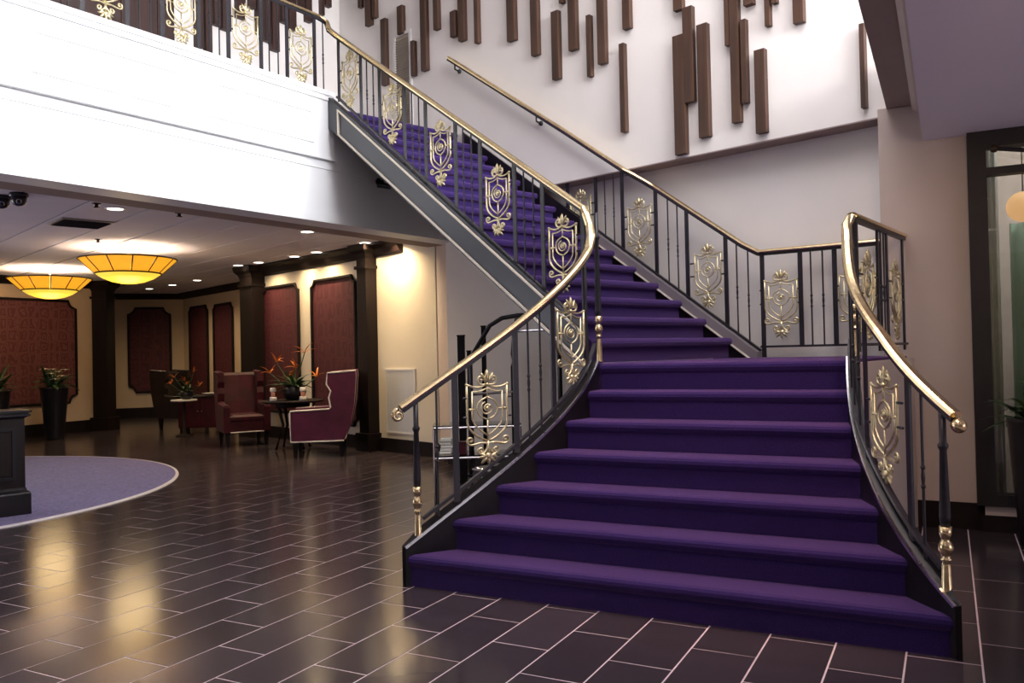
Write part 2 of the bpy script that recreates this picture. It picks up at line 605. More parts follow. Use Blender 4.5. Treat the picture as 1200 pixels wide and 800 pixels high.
# ---- upper wall with wooden slats
W0 = P8R + FN * 0.02
WBOT = 3.425
lowp = W0 - FD * 1.47
cornp = W0 + FD * 6.45
wallu = tag(wallbox(MB(), lowp, cornp, WBOT, 7.8, 0.34, FN).build('wall_upper', M['wall_white']), 'tall off-white wall above the stairs hung with walnut slats', 'wall', kind='structure')
wallul = tag(wallbox(MB(), cornp, cornp - BD * 9.0, BALC - 0.4, 7.8, 0.2, -BN).build('wall_upper_left', M['wall_white']), 'pale corridor wall with dark slats behind the balcony railing', 'wall', kind='structure')
slat_meshes = {}


def slats(parent, p0, nrm, along, lst, depth, m, name='wood_slat'):
    """wall slats given by the picture box of their front face; each stands on the wall plane"""
    for (x0, x1, y0, y1) in lst:
        q = Vector(p0) + nrm * depth * 0.5
        a = onplane(x0, (y0 + y1) / 2, q, nrm)
        b = onplane(x1, (y0 + y1) / 2, q, nrm)
        xm = (x0 + x1) / 2
        zt = onplane(xm, y0, q, nrm).z if y0 > -25 else onplane(xm, y1, q, nrm).z + random.uniform(1.5, 2.0)
        zb = onplane(xm, y1, q, nrm).z
        c = (a + b) / 2
        w = abs((b - a).dot(along)) * 0.80
        c = a + (b - a) * 0.42
        rz = math.atan2(along.y, along.x)
        mbx = MB().box((0, 0, 0), (w, depth, zt - zb))
        o = mbx.build(name, m, parent)
        o.location = (c.x, c.y, (zt + zb) / 2)
        o.rotation_euler = (0, 0, rz)


SL = [(595, 606, -40, 48), (623, 633, -30, 65), (648, 658, 13, 93), (667, 678, -30, 59), (656.5, 661.5, -30, 4), (689, 694.5, 18, 90),
      (701, 712, -30, 75), (728, 735, 51, 155), (730.5, 741, -30, 34), (790, 803, -30, 12), (802, 816, 8, 120), (791, 807, 41, 181),
      (819, 834, 28, 161), (850, 856.5, -30, 54), (857, 869.5, -30, 144), (870, 877.5, 23, 121), (872, 886, -30, 6), (886, 901, 58, 156),
      (897, 904, -30, 31), (905, 912, -30, 4), (930, 945, -30, 27), (1009, 1016, 28, 127),
      (421, 425, -20, 9), (429, 437, -30, 30), (437.4, 442, -30, 21), (448, 455, 22, 100), (467, 474.5, 7, 40), (483, 487.5, 48, 89),
      (494, 502, -30, 83), (509, 515.5, -30, 35), (529, 537, 13, 43), (538, 546.5, -30, 48), (557, 562, -30, 51)]
slats(wallu, W0, -FN, FD, SL, 0.065, M['slat_wood'])
WL0 = cornp
SLL = [(228, 238, -30, 56), (238.6, 248, -30, 62), (249, 258, -30, 30), (258.6, 271, -30, 36), (276, 288, -30, 22), (291, 299, -30, 10),
       (299.5, 306, -30, 40), (309, 316, -30, 49), (317, 327, -30, 60), (328, 336, -30, 27), (336.6, 347, -30, 35), (349, 355, -30, 8),
       (357, 365, -30, 26), (375, 379, -30, 18), (379.5, 388, -30, 8)]
slats(wallul, WL0, BN, BD, SLL, 0.075, M['slat_dark'])
# dark panelling further along the corridor
q = WL0 + BN * 0.03
a, b = onplane(20, 40, q, BN), onplane(205, 40, q, BN)
for k in range(8):
    p0 = a + (b - a) * (k / 8 + 0.003)
    p1 = a + (b - a) * ((k + 1) / 8 - 0.003)
    wallbox(MB(), p0, p1, BALC, 6.9, 0.04, -BN).build('dark_panel', M['slat_dark'], wallul)

# ventilation grille on the upper wall
ga, gb = onplane(463, 100, W0 - FN * 0.01, FN), onplane(483, 100, W0 - FN * 0.01, FN)
gz1 = onplane(473, 38, W0, FN).z
gz0 = onplane(473, 164, W0, FN).z
gr = thing('wall_grille', ((ga.x + gb.x) / 2, (ga.y + gb.y) / 2, gz0), 'tall narrow louvred air grille in a white frame on the slatted wall', 'vent')
gax = (gb - ga)
gax.z = 0
gw = gax.length
gax.normalize()
grz = math.atan2(gax.y, gax.x)
gr.rotation_euler = (0, 0, grz)
gh = gz1 - gz0
for sx in (-1, 1):
    MB().box((sx * (gw / 2 - 0.02), 0, gh / 2), (0.04, 0.03, gh)).build('frame_side', M['white_plastic'], gr)
for zz in (0.02, gh - 0.02):
    MB().box((0, 0, zz), (gw - 0.08, 0.03, 0.04)).build('frame_rail', M['white_plastic'], gr)
MB().box((0, 0.004, gh / 2), (gw - 0.08, 0.012, gh - 0.08)).build('backing', M['louver'], gr)
lv = MB().box((0, 0, 0), (gw - 0.085, 0.02, 0.012), mtx=Matrix.Rotation(0.6, 3, 'X')).mesh('louver', M['louver'])
nl = int((gh - 0.1) / 0.034)
for k in range(nl):
    inst(lv, 'louver', gr, (0, -0.01, 0.06 + k * 0.034))

# ---- recessed lower wall behind landing and under the stairs
LW = P8R + FN * 0.26
lw_a = LW - FD * 1.75
lw_b = LW + FD * 4.42
walll = tag(wallbox(MB(), lw_a, lw_b, 0, WBOT + 0.3, 0.2, FN).build('wall_lower', M['wall_white']), 'shaded beige wall recessed below the slatted wall and behind the landing', 'wall', kind='structure')
tag(MB().prism([W0 - FD * 1.47, W0 + FD * 6.4, W0 + FD * 6.4 + FN * 0.5, W0 - FD * 1.47 + FN * 0.5], WBOT - 0.012, WBOT).build('trim_soffit', M['soffit_brown']), 'narrow brown soffit under the slatted wall', 'trim', kind='structure')

# ---- right-hand pillar, mezzanine soffit and lilac ceiling
pil_s0, pil_np = -0.471, 7.6


def SN(s, np_, z=0.0):
    return U * s + N * np_ + Vector((0, 0, z))


tag(MB().prism([SN(pil_s0, 7.6), SN(0.30, 7.6), SN(0.30, 8.3), SN(pil_s0, 8.3)], 0, 3.46).build('wall_pillar', M['wall_beige']), 'broad beige pillar to the right of the staircase', 'wall', kind='structure')
tag(MB().prism([SN(pil_s0 - 0.015, 7.585), SN(0.30, 7.585), SN(0.30, 7.62), SN(pil_s0 - 0.015, 7.62)], 0, 0.215).build('baseboard_pillar', M['dark_wood']), 'black baseboard along the foot of the beige pillar', 'baseboard', kind='structure')
tag(MB().prism([SN(-0.40, -3), SN(0.4, -3), SN(0.4, 7.62), SN(-0.40, 7.62)], 3.45, 3.9).build('ceiling_beam', M['soffit_brown']), 'brown painted soffit beam at the edge of the right-hand ceiling', 'beam', kind='structure')
tag(MB().prism([SN(-0.14, -3), SN(7, -3), SN(7, 7.62), SN(-0.14, 7.62)], 3.15, 3.449).build('ceiling_right', M['ceiling_lilac']), 'smooth lilac grey dropped ceiling at upper right', 'ceiling', kind='structure')
tag(MB().sweep([SN(-0.175, -3, 3.435), SN(-0.175, 7.6, 3.435)], [(-0.035, 0.015), (-0.035, -0.02), (0.0, -0.045), (0.035, -0.05), (0.035, 0.015)]).build('trim_bead', M['wall_beige']), 'pale moulding between brown soffit and lilac ceiling', 'trim', kind='structure')

# ---- storefront window right of the pillar
st = thing('window_1', SN(0.30, 7.55), 'tall dark framed glazed screen at the right edge', 'window', kind='structure')


def sbox(s0, s1, n0, n1, z0, z1, name, m):
    return MB().prism([SN(s0, n0), SN(s1, n0), SN(s1, n1), SN(s0, n1)], z0, z1).build(name, m, st, world_coords=True)


sbox(0.175, 0.305, 7.50, 7.64, 0.21, 3.30, 'frame_stile', M['frame_dark'])
sbox(1.75, 1.85, 7.50, 7.64, 0.21, 3.30, 'frame_stile', M['frame_dark'])
sbox(0.305, 1.75, 7.50, 7.64, 3.02, 3.30, 'frame_head', M['frame_dark'])
sbox(0.305, 1.75, 7.51, 7.62, 2.80, 2.86, 'transom', M['frame_dark'])
sbox(0.305, 1.75, 7.50, 7.64, 0.21, 0.30, 'frame_sill', M['frame_dark'])
sbox(0.23, 1.85, 7.56, 7.64, 0.13, 0.21, 'base_band', M['wall_beige'])
sbox(0.20, 1.85, 7.55, 7.64, 0.0, 0.13, 'plinth', M['dark_wood'])
sbox(0.305, 1.75, 7.565, 7.573, 0.30, 2.80, 'pane', M['glass'])
sbox(0.305, 1.75, 7.565, 7.573, 2.86, 3.02, 'pane', M['glass'])
closer = MB().tube([SN(0.36, 7.49, 3.00), SN(0.62, 7.40, 2.93), SN(0.95, 7.46, 2.86)], 0.018).build('closer_arm', M['frame_dark'], st, world_coords=True)
MB().ball(tuple(SN(0.36, 7.48, 3.0)), 0.035).build('closer_pivot', M['bronze'], st, world_coords=True)
# room behind the glazed screen
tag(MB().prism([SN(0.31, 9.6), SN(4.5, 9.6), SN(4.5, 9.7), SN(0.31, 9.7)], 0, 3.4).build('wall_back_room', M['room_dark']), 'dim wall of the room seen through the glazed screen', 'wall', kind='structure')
mb = MB()
top, bot = [], []
for k in range(81):
    sft = 0.50 + k * 0.03
    nn_ = 8.25 + 0.05 * math.sin(k * 0.9)
    top.append(SN(sft, nn_, 2.50))
    bot.append(SN(sft, nn_, 0.1))
mb.loft([bot, top], closed=False, caps=False)
cu = tag(mb.build('curtain', M['curtain'], smooth=True), 'sage green pleated curtain behind the glazed screen', 'curtain')
md = cu.modifiers.new('thickness', 'SOLIDIFY')
md.thickness = 0.01
mb = MB()
top, bot = [], []
for k in range(13):
    sft = 0.31 + k * 0.007
    nn_ = 7.85 + 0.015 * math.sin(k * 1.2)
    top.append(SN(sft, nn_, 3.3))
    bot.append(SN(sft, nn_, 0.1))
mb.loft([bot, top], closed=False, caps=False)
cu2 = tag(mb.build('curtain', M['curtain_pale'], smooth=True), 'narrow pale grey curtain drawn beside the dark frame', 'curtain')
md = cu2.modifiers.new('thickness', 'SOLIDIFY')
md.thickness = 0.01
gp = onplane(1199, 242, N * 8.05, N)
gl = thing('globe_lamp', gp, 'glowing round peach globe lamp behind the glazed screen', 'lamp')
MB().ball((0, 0, 0), 0.125, 20, 14).build('globe', M['globe'], gl, smooth=True)
MB().lathe([(0.006, 0.12), (0.006, 3.4 - gp.z)], 8).build('stem', M['bronze'], gl)
gd = bpy.data.lights.new('curtain_room_fill', 'POINT')  # added fill for the curtained room, placed apart from the globe
gd.energy, gd.color, gd.shadow_soft_size = 14, (1.0, 0.88, 0.72), 0.2
go = bpy.data.objects.new('curtain_room_fill', gd)
C.objects.link(go)
go.location = SN(1.5, 7.9, 3.2)

# ---- far lobby walls
WP0 = Vector((-2.20, 13.2, 0))                # pilaster position on the panelled wall
wp_r = WP0 - w43 * 1.62                        # right end (white lit part)
wp_l = WP0 + w43 * 3.85                        # left end, at the dark pilaster
into = w46
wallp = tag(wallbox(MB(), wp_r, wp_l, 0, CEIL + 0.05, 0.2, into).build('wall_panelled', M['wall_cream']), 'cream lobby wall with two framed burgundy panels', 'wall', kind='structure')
wallr = tag(wallbox(MB(), wp_r + into * 0.02, lw_b, 0, CEIL + 0.05, 0.2, D(80)).build('wall_return', M['wall_beige']), 'narrow shaded return wall beside the stairs', 'wall', kind='structure')


def wpanel(parent, p0, nrm, along, x0, x1, y0, y1, m, notch=0.10, depth=0.03):
    """framed wallpaper panel with notched corners, given by its picture box, standing on plane p0/nrm (nrm faces the room)"""
    q = Vector(p0) + nrm * 0.02
    ym = (y0 + y1) / 2
    a, b = onplane(x0, ym, q, nrm), onplane(x1, ym, q, nrm)
    xm = (x0 + x1) / 2
    z1, z0 = onplane(xm, y0, q, nrm).z, onplane(xm, y1, q, nrm).z
    c = (a + b) / 2
    ax = Vector((b.x - a.x, b.y - a.y, 0))
    w = ax.length
    ax.normalize()
    out = []
    k = notch
    for cx, cz, sx, sz in ((-1, -1, 1, 1), (1, -1, -1, 1), (1, 1, -1, -1), (-1, 1, 1, -1)):
        ox, oz = cx * w / 2, (z1 - z0) / 2 * cz
        arc = [(ox + sx * k * math.cos(t * pi / 8), oz + sz * k * math.sin(t * pi / 8)) for t in range(5)]
        if cx * cz > 0:
            arc = arc[::-1]
        out += arc
    zc = (z0 + z1) / 2
    rings = []
    for off in (0.0, depth * 0.6):
        rings.append([Vector((c.x, c.y, zc)) + ax * px + Vector((0, 0, pz)) + nrm * off - nrm * 0.02 for px, pz in out])
    pnl = MB().loft(rings).build('wall_panel', m, parent)
    path = [Vector((c.x, c.y, zc)) + ax * px + Vector((0, 0, pz)) + nrm * 0.012 for px, pz in out]
    path.append(path[0])
    path.append(path[1])
    MB().tube(path, 0.028, 6, up=nrm).build('panel_frame', M['dark_wood'], pnl)
    return pnl


wpanel(wallp, WP0, -into, w43, 310, 351, 335, 482, M['damask_small'])
wpanel(wallp, WP0, -into, w43, 367, 418, 326, 496, M['damask_small'])
# white access panel low on the lit wall
q = WP0 - into * 0.012
a, b = onplane(453, 470, q, -into), onplane(487.5, 470, q, -into)
z1, z0 = onplane(470, 432, q, -into).z, onplane(470, 508, q, -into).z
ap = thing('access_panel', ((a.x + b.x) / 2, (a.y + b.y) / 2, z0), 'flat pale grey access panel on the wall beside the dark column', 'panel')
ap.rotation_euler = (0, 0, math.atan2((b - a).y, (b - a).x))
apw, aph = (b - a).length, z1 - z0
MB().box((0, 0, aph / 2), (apw - 0.05, 0.02, aph - 0.05)).build('door', M['access'], ap)
for sx in (-1, 1):
    MB().box((sx * (apw / 2 - 0.0125), 0, aph / 2), (0.025, 0.03, aph)).build('frame_side', M['white_plastic'], ap)
for zz in (0.0125, aph - 0.0125):
    MB().box((0, 0, zz), (apw - 0.05, 0.03, 0.025)).build('frame_rail', M['white_plastic'], ap)


def column(p, ax, w, dpt, label, z1=CEIL):
    rz = math.atan2(ax.y, ax.x)
    t = thing('column', (p.x, p.y, 0), label, 'column', rz=rz, kind='structure')
    MB().box((0, 0, z1 / 2), (w, dpt, z1)).build('shaft', M['dark_wood'], t)
    MB().box((0, 0, 0.14), (w + 0.10, dpt + 0.10, 0.28)).build('base', M['dark_wood'], t)
    mbx = MB()
    mbx.box((0, 0, z1 - 0.36), (w + 0.06, dpt + 0.06, 0.05))
    mbx.build('neck_ring', M['dark_wood'], t)
    MB().loft([[(sx * (w / 2 + e), sy * (dpt / 2 + e), zz) for sx, sy in ((-1, -1), (1, -1), (1, 1), (-1, 1))]
               for e, zz in ((0.0, z1 - 0.22), (0.03, z1 - 0.15), (0.08, z1 - 0.10), (0.10, z1 - 0.005))]).build('capital', M['dark_wood'], t)
    return t


column(WP0 - into * 0.10, w43, 0.26, 0.20, 'slim dark column on the cream wall beside the access panel')
column(wp_l - into * 0.12, w43, 0.50, 0.30, 'dark column behind the armchairs at the end of the cream wall')


def cornice(name, a, b, side, label, h=0.20, d=0.20):
    prof = [(0, 0), (d, 0), (d, -0.04), (d * 0.55, -0.09), (d * 0.35, -h + 0.03), (0.03, -h), (0, -h)]
    a, b = Vector((a.x, a.y, 0)), Vector((b.x, b.y, 0))
    r0 = [a + side * x + Vector((0, 0, CEIL + z)) for x, z in prof]
    r1 = [b + side * x + Vector((0, 0, CEIL + z)) for x, z in prof]
    return tag(MB().loft([r0, r1]).build(name, M['dark_wood']), label, 'cornice', kind='structure')


cornice('trim_1', WP0 - w43 * 0.85, wp_l, -into, 'dark wood cornice above the two burgundy panels')
tag(wallbox(MB(), wp_r, wp_l, 0, 0.21, 0.03, -into).build('baseboard_panelled', M['dark_wood']), 'black baseboard under the cream panelled wall', 'baseboard', kind='structure')
tag(wallbox(MB(), lw_a + FD * 0.1, lw_b, 0, 0.21, 0.03, -FN).build('baseboard_lower', M['dark_wood']), 'black baseboard of the wall under the stairs', 'baseboard', kind='structure')
tag(wallbox(MB(), wp_r + into * 0.02, lw_b, 0, 0.21, 0.03, -D(80)).build('baseboard_return', M['dark_wood']), 'short black baseboard on the narrow return wall', 'baseboard', kind='structure')

# left wall with the large damask panel
lwp = ray(112, 420)
lwp = EYEP + lwp * (18.2 / lwp.y)
LA = 30.0
wl_dir, wl_n = D(LA), D(LA + 90)
wl0 = Vector((lwp.x, lwp.y, 0))
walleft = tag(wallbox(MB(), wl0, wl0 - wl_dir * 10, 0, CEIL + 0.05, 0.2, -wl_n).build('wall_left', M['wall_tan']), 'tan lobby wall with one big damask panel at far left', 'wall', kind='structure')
wpanel(walleft, wl0, wl_n, wl_dir, -62, 89, 350, 476, M['damask_big'], notch=0.16)
tag(wallbox(MB(), wl0, wl0 - wl_dir * 10, 0, 0.24, 0.03, wl_n).build('baseboard_left', M['dark_wood']), 'black baseboard under the big damask panel', 'baseboard', kind='structure')
cornice('trim_2', wl0, wl0 - wl_dir * 10, wl_n, 'dark wood cornice above the big damask panel', h=0.16)
column(wl0 + wl_dir * 0.10 + wl_n * 0.15, D(95), 0.33, 0.33, 'thick dark column at the corner right of the damask panel')

# far back walls
f0 = Vector((ray(118, 420).x / ray(118, 420).y * 21.6, 21.6, 0))
f1 = Vector((ray(216, 420).x / ray(216, 420).y * 22.2, 22.2, 0))
f2 = Vector((ray(296, 420).x / ray(296, 420).y * 18.9, 18.9, 0))
fdir = (f1 - f0).normalized()
fn_ = Vector((fdir.y, -fdir.x, 0))
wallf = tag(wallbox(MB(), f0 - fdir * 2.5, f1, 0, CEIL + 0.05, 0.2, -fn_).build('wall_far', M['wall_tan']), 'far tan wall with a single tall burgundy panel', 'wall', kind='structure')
wpanel(wallf, f0, fn_, fdir, 151, 200, 361, 459, M['damask_small'], notch=0.16)
gdir = (f2 - f1).normalized()
gn = Vector((gdir.y, -gdir.x, 0))
wallg = tag(wallbox(MB(), f1, f2 + gdir * 0.5, 0, CEIL + 0.05, 0.2, -gn).build('wall_far_right', M['wall_tan']), 'far tan wall with two narrow burgundy panels', 'wall', kind='structure')
wpanel(wallg, f1, gn, gdir, 223, 244, 359, 468, M['damask_small'], notch=0.10)
wpanel(wallg, f1, gn, gdir, 251.5, 273.5, 356, 475, M['damask_small'], notch=0.10)
cornice('trim_3', f0 - fdir * 2.5, f1, fn_, 'dark wood cornice on the far tan wall', h=0.14)
cornice('trim_4', f1, f2, gn, 'dark wood cornice above the two narrow far panels', h=0.14)
tag(wallbox(MB(), f0 - fdir * 2.5, f1, 0, 0.26, 0.03, fn_).build('baseboard_far', M['dark_wood']), 'black baseboard of the far tan wall', 'baseboard', kind='structure')
tag(wallbox(MB(), f1, f2, 0, 0.26, 0.03, gn).build('baseboard_far_right', M['dark_wood']), 'black baseboard below the two narrow far panels', 'baseboard', kind='structure')

# ---- shell out of view: walls and roof of the tall hall with its windows
tag(MB().prism([(-16, -3.6), (14, -3.6), (14, 16), (-16, 16)], 7.8, 7.9).build('ceiling_atrium', M['wall_white']), 'high white ceiling of the stair hall', 'ceiling', kind='structure')
tag(MB().box((-1, -3.75, 3.9), (30, 0.2, 7.8)).build('wall_front', M['room_dark']), 'entrance wall behind the viewer, darkened to cut bounce light', 'wall', kind='structure')  # colour darkened to weaken light bounced onto the stairs
tag(MB().prism([SN(7.0, -6), SN(7.2, -6), SN(7.2, 12), SN(7.0, 12)], 0, 7.8).build('wall_right', M['room_dark']), 'outer wall on the right, darkened to cut bounce light', 'wall', kind='structure')  # darkened like the entrance wall to hold bounce light down


def hall_window(name, c, ax, nrm, w, h, nx, nz, label):
    t = thing(name, c, label, 'window', kind='structure')
    t.rotation_euler = (0, 0, math.atan2(ax.y, ax.x))
    for sz in (0.04, h - 0.04):
        MB().box((0, 0, sz), (w, 0.08, 0.08)).build('frame_rail', M['frame_dark'], t)
    for k in range(nx + 1):
        MB().box((-w / 2 + w * k / nx, 0, h / 2), (0.07, 0.08, h - 0.16)).build('mullion', M['frame_dark'], t)
    for k in range(nx):
        MB().box((-w / 2 + w * (k + 0.5) / nx, 0, h / 2), (w / nx - 0.07, 0.01, h - 0.16)).build('pane', M['smoke'], t)
    return t


hall_window('window_2', SN(6.97, 3.6, 4.7), N, -U, 6.6, 2.7, 5, 1, 'tall upper window over the right-hand mezzanine')
hall_window('window_3', Vector((-2.2, -3.63, 4.9)), Vector((1, 0, 0)), Vector((0, 1, 0)), 5.2, 2.7, 4, 1, 'upper window in the entrance wall')
hall_window('window_4', Vector((-11.6, 8.35, 0.4)), N, U, 6.2, 2.6, 5, 1, 'glazed side entrance far to the left')
hall_window('window_6', SN(6.97, 3.0, 0.3), N, -U, 5.2, 2.5, 4, 1, 'added glazed shopfront behind the right-hand fill light')  # unseen shopfront, added as a source for the low right-hand fill
sk = thing('window_5', (2.0, 4.40, 7.74), 'roof light above the stair hall', 'window', kind='structure')
for k in range(4):
    MB().box((-1.725 + k * 1.15, 0, 0), (1.08, 5.0, 0.02)).build('pane', M['smoke'], sk)
for k in range(5):
    MB().box((-2.3 + k * 1.15, 0, 0), (0.07, 5.1, 0.08)).build('glazing_bar', M['frame_dark'], sk)

# ================================================================== THE STAIRCASE
stair = thing('staircase', SD(-1.55, 0.2), 'broad violet carpeted staircase curving up to a landing and on to the balcony', 'staircase')
DK = [D1 + RUN * k for k in range(7)]


def sL(d):
    d = min(d, 1.43)
    return -0.181 * d ** 3 + 0.061 * d ** 2 + 0.76 * d - 3.057


def sR(d):
    d = min(d, 1.43)
    return -0.082 * d ** 3 + 0.439 * d ** 2 - 0.812 * d - 0.094


def nose1(d):
    return RISE + (d - D1) / RUN * RISE


def step_profile(x0, z0, z1, back, over=0.020):
    r = 0.022
    r = 0.045
    pts = [(x0 + over, z0), (x0 + over, z1 - 0.078), (x0 + 0.009, z1 - 0.064), (x0, z1 - 0.040),
           (x0 + 0.004, z1 - 0.020), (x0 + 0.018, z1 - 0.006), (x0 + r, z1)]
    m = max(2, int((back - x0) / 0.07))
    for k in range(1, m + 1):
        pts.append((x0 + r + (back - x0 - r) * k / m, z1))
    pts.append((back, z1 - 0.05))
    pts.append((back - 0.05, z1 - 0.07))
    pts.append((x0 + over + 0.03, z0))
    return pts


for k in range(1, 7):
    prof = step_profile(DK[k - 1], (k - 1) * RISE + (0.001 if k > 1 else 0.0), k * RISE, DK[k] + 0.044)
    a = [SD(sL(d), d, z) for d, z in prof]
    b = [SD(sR(d), d, z) for d, z in prof]
    m_ = MB().loft([a, b])
    m_.build('step', M['carpet'], stair, world_coords=True)

# landing
A_ = SD(sL(DK[6]), DK[6])
B_ = SD(sR(DK[6]), DK[6])
C_ = SN(-0.30, 7.58)
E_ = SN(-0.50, 8.00)
land_poly = [B_ + N * 0.045, C_, SN(pil_s0 + 0.02, 7.58), P8R + D(127) * 1.20 + FN * 0.04, P8R + FN * 0.06, P8L, A_ + N * 0.045]
MB().prism(land_poly, 0.02, LAND - 0.001).build('landing', M['carpet'], stair, world_coords=True)
prof = step_profile(DK[6], 6 * RISE + 0.001, LAND, DK[6] + 0.08)
MB().loft([[SD(sL(d), d, z) for d, z in prof], [SD(sR(d), d, z) for d, z in prof]]).build('step', M['carpet'], stair, world_coords=True)

# upper flight
for k in range(15):
    z0 = LAND + k * RU + 0.001
    prof = step_profile(k * R2, z0, z0 + RU - 0.001, (k + 1) * R2 + 0.052, 0.050)
    a = [P8L + FDL * t + Vector((0, 0, z)) for t, z in prof]
    b = [P8R + FD * t + Vector((0, 0, z)) for t, z in prof]
    MB().loft([a, b]).build('step', M['carpet'], stair, world_coords=True)


def flight_plate(base, off0, off1, t0, t1, lo, hi, name, m, parent=None):
    """sloping plate in the plane of the flight between offsets (along FN), lo/hi are heights relative to the nosing line at t0 and t1"""
    rings = []
    fd_, fn2 = (FDL, FNL) if base is P8L else (FD, FN)
    for t, l, h in ((t0, lo[0], hi[0]), (t1, lo[1], hi[1])):
        rings.append([base + fd_ * t + fn2 * o + Vector((0, 0, nose2(t) + z)) for o, z in ((off0, l), (off1, l), (off1, h), (off0, h))])
    return MB().loft(rings).build(name, m, parent or stair, world_coords=True)


def up_top(t):
    return 0.030 + 0.012 * t


def up_bot(t):
    return -0.210 + 0.005 * t


T0, T1, T2 = 0.02, 3.58, 3.80
sp_ = flight_plate(P8L, -0.075, -0.005, T0, T2, (up_bot(T0) - 0.035, up_bot(T2) - 0.035), (up_top(T0) + 0.045, up_top(T2) + 0.045), 'stringer', M['stringer'])
flight_plate(P8L, -0.095, -0.074, T0, T1, (up_top(T0) - 0.009, up_top(T1) - 0.009), (up_top(T0) + 0.009, up_top(T1) + 0.009), 'trim_strip', M['cream_trim'], sp_)
flight_plate(P8L, -0.095, -0.074, T0, T1, (up_bot(T0) - 0.009, up_bot(T1) - 0.009), (up_bot(T0) + 0.009, up_bot(T1) + 0.009), 'trim_strip', M['cream_trim'], sp_)
flight_plate(P8L, -0.095, -0.074, T1 - 0.02, T1, (up_bot(T1), up_bot(T1)), (up_top(T1), up_top(T1)), 'trim_strip', M['cream_trim'], sp_)
# sloping underside of the upper flight
rings = []
for t, dz in ((0.25, -0.275), (3.8, -0.275)):
    rings.append([P8L + FDL * t + Vector((0, 0, nose2(t) + dz)), P8R + FD * t + Vector((0, 0, nose2(t) + dz)),
                  P8R + FD * t + Vector((0, 0, nose2(t) + dz + 0.05)), P8L + FDL * t + Vector((0, 0, nose2(t) + dz + 0.05))])
MB().loft(rings).build('flight_soffit', M['black_gloss'], stair, world_coords=True)
# right-hand skirt of the upper flight: black skirting and a paler band with a trim strip
flight_plate(P8R, 0.0, 0.05, -0.25, 1.75, (-0.36, -0.36), (-0.07, -0.07), 'skirt', M['black_gloss'])
bnd = flight_plate(P8R, -0.015, 0.085, -0.25, 1.75, (-0.075, -0.075), (0.035, 0.035), 'skirt_band', M['skirt_band'])
flight_plate(P8R, -0.024, -0.014, -0.25, 1.75, (-0.088, -0.088), (-0.068, -0.068), 'trim_strip', M['cream_trim'], bnd)
flight_plate(P8R, -0.01, 0.02, 1.75, 3.75, (-0.36, -0.36), (0.06, 0.06), 'skirt', M['black_gloss'])


# curved curbs of the lower flight
def curb(side):
    f, sg = (sL, -1) if side == 'L' else (sR, 1)
    ds = [-0.105 + i * 0.0466 for i in range(33)]
    inner = [SD(f(d) + sg * 0.002, d) for d in ds]
    outer = [SD(f(d) + sg * min(0.078, 0.030 + (d + 0.105) * 0.35), d) for d in ds]
    rings = []
    for d, a, b in zip(ds, inner, outer):
        zt = max(0.20, nose1(d) + 0.05)
        rings.append([a + Vector((0, 0, 0.0)), b + Vector((0, 0, 0.0)), b + Vector((0, 0, zt + 0.015)), a + Vector((0, 0, zt))])
    cb = MB().loft(rings).build('stringer', M['black_gloss'], stair, world_coords=True)
    path = [a + Vector((0, 0, max(0.20, nose1(d) + 0.05) + 0.004)) for d, a in zip(ds, inner)]
    MB().sweep(path, [(-0.008, -0.008), (0.008, -0.008), (0.008, 0.008), (-0.008, 0.008)]).build('trim_strip', M['chrome'], cb, world_coords=True)
    return cb


curb('L')
curb('R')
# dark faces closing the sides of the landing
wallbox(MB(), A_ - U * 0.1, P8L - FN * 0.02, 0, LAND + 0.02, 0.05, -FN).build('landing_side', M['black_gloss'], stair, world_coords=True)
wallbox(MB(), B_ + U * 0.02, C_, 0, LAND - 0.02, 0.05, Vector((1, -0.5, 0))).build('landing_side', M['wall_beige'], stair, world_coords=True)

# ================================================================== RAILINGS
# ---- shared ornaments (local x along the railing, y across, z up; origin at the shield's middle)
K = 0.00107



def q_(x, y):
    return Vector(((x - 208) * K * 1.10, 0, -(y - 345) * K))


def bez(p0, p1, p2, n=8):
    return [p0 * (1 - t) ** 2 + p1 * 2 * t * (1 - t) + p2 * t * t for t in [i / n for i in range(n + 1)]]


def mir(pts):
    return [Vector((-p.x, p.y, p.z)) for p in pts]


YU = Vector((0, 1, 0))
mb = MB()
for S_ in (lambda p: p, mir):
    left = bez(q_(208, 178), q_(150, 222), q_(78, 180), 8)
    mb.tube(S_(left), 0.0075, 6, YU)
    mb.tube(S_([q_(80, 184), q_(80, 300), q_(80, 420)] + bez(q_(80, 420), q_(85, 490), q_(208, 545), 8)[1:]), 0.0085, 6, YU)
    mb.tube(S_(bez(q_(208, 205), q_(160, 235), q_(112, 226), 6)), 0.0055, 6, YU)
    mb.tube(S_([q_(112, 226), q_(112, 400)] + bez(q_(112, 400), q_(118, 450), q_(208, 508), 8)[1:]), 0.0065, 6, YU)
    mb.tube(S_([q_(84, 340), q_(142, 338)]), 0.006, 6, YU)
    mb.ball(tuple(S_([q_(98, 340)])[0]), 0.011, 8, 6)
    mb.ball(tuple(S_([q_(78, 182)])[0]), 0.011, 8, 6)
    ring = [q_(208 - 66 * math.sin(a), 335 - 66 * math.cos(a)) for a in [i * pi / 10 for i in range(1, 10)]]
    mb.tube(S_([q_(208, 262)] + ring + [q_(208, 408)]), 0.0065, 6, YU)
mb.tube([q_(208, 190), q_(208, 264)], 0.006, 6, YU)
mb.tube([q_(208, 405), q_(208, 545)], 0.006, 6, YU)
ME_SHIELD = mb.mesh('medallion', M['brass_ornament'], True)
mb = MB()
sp = []
for i in range(27):
    a = i / 26 * 3.4 * pi
    r = 44 - 34 * (i / 26)
    sp.append(q_(208 + r * math.cos(a + pi * 0.6), 335 - r * math.sin(a + pi * 0.6)))
mb.tube(sp, 0.0055, 6, YU)
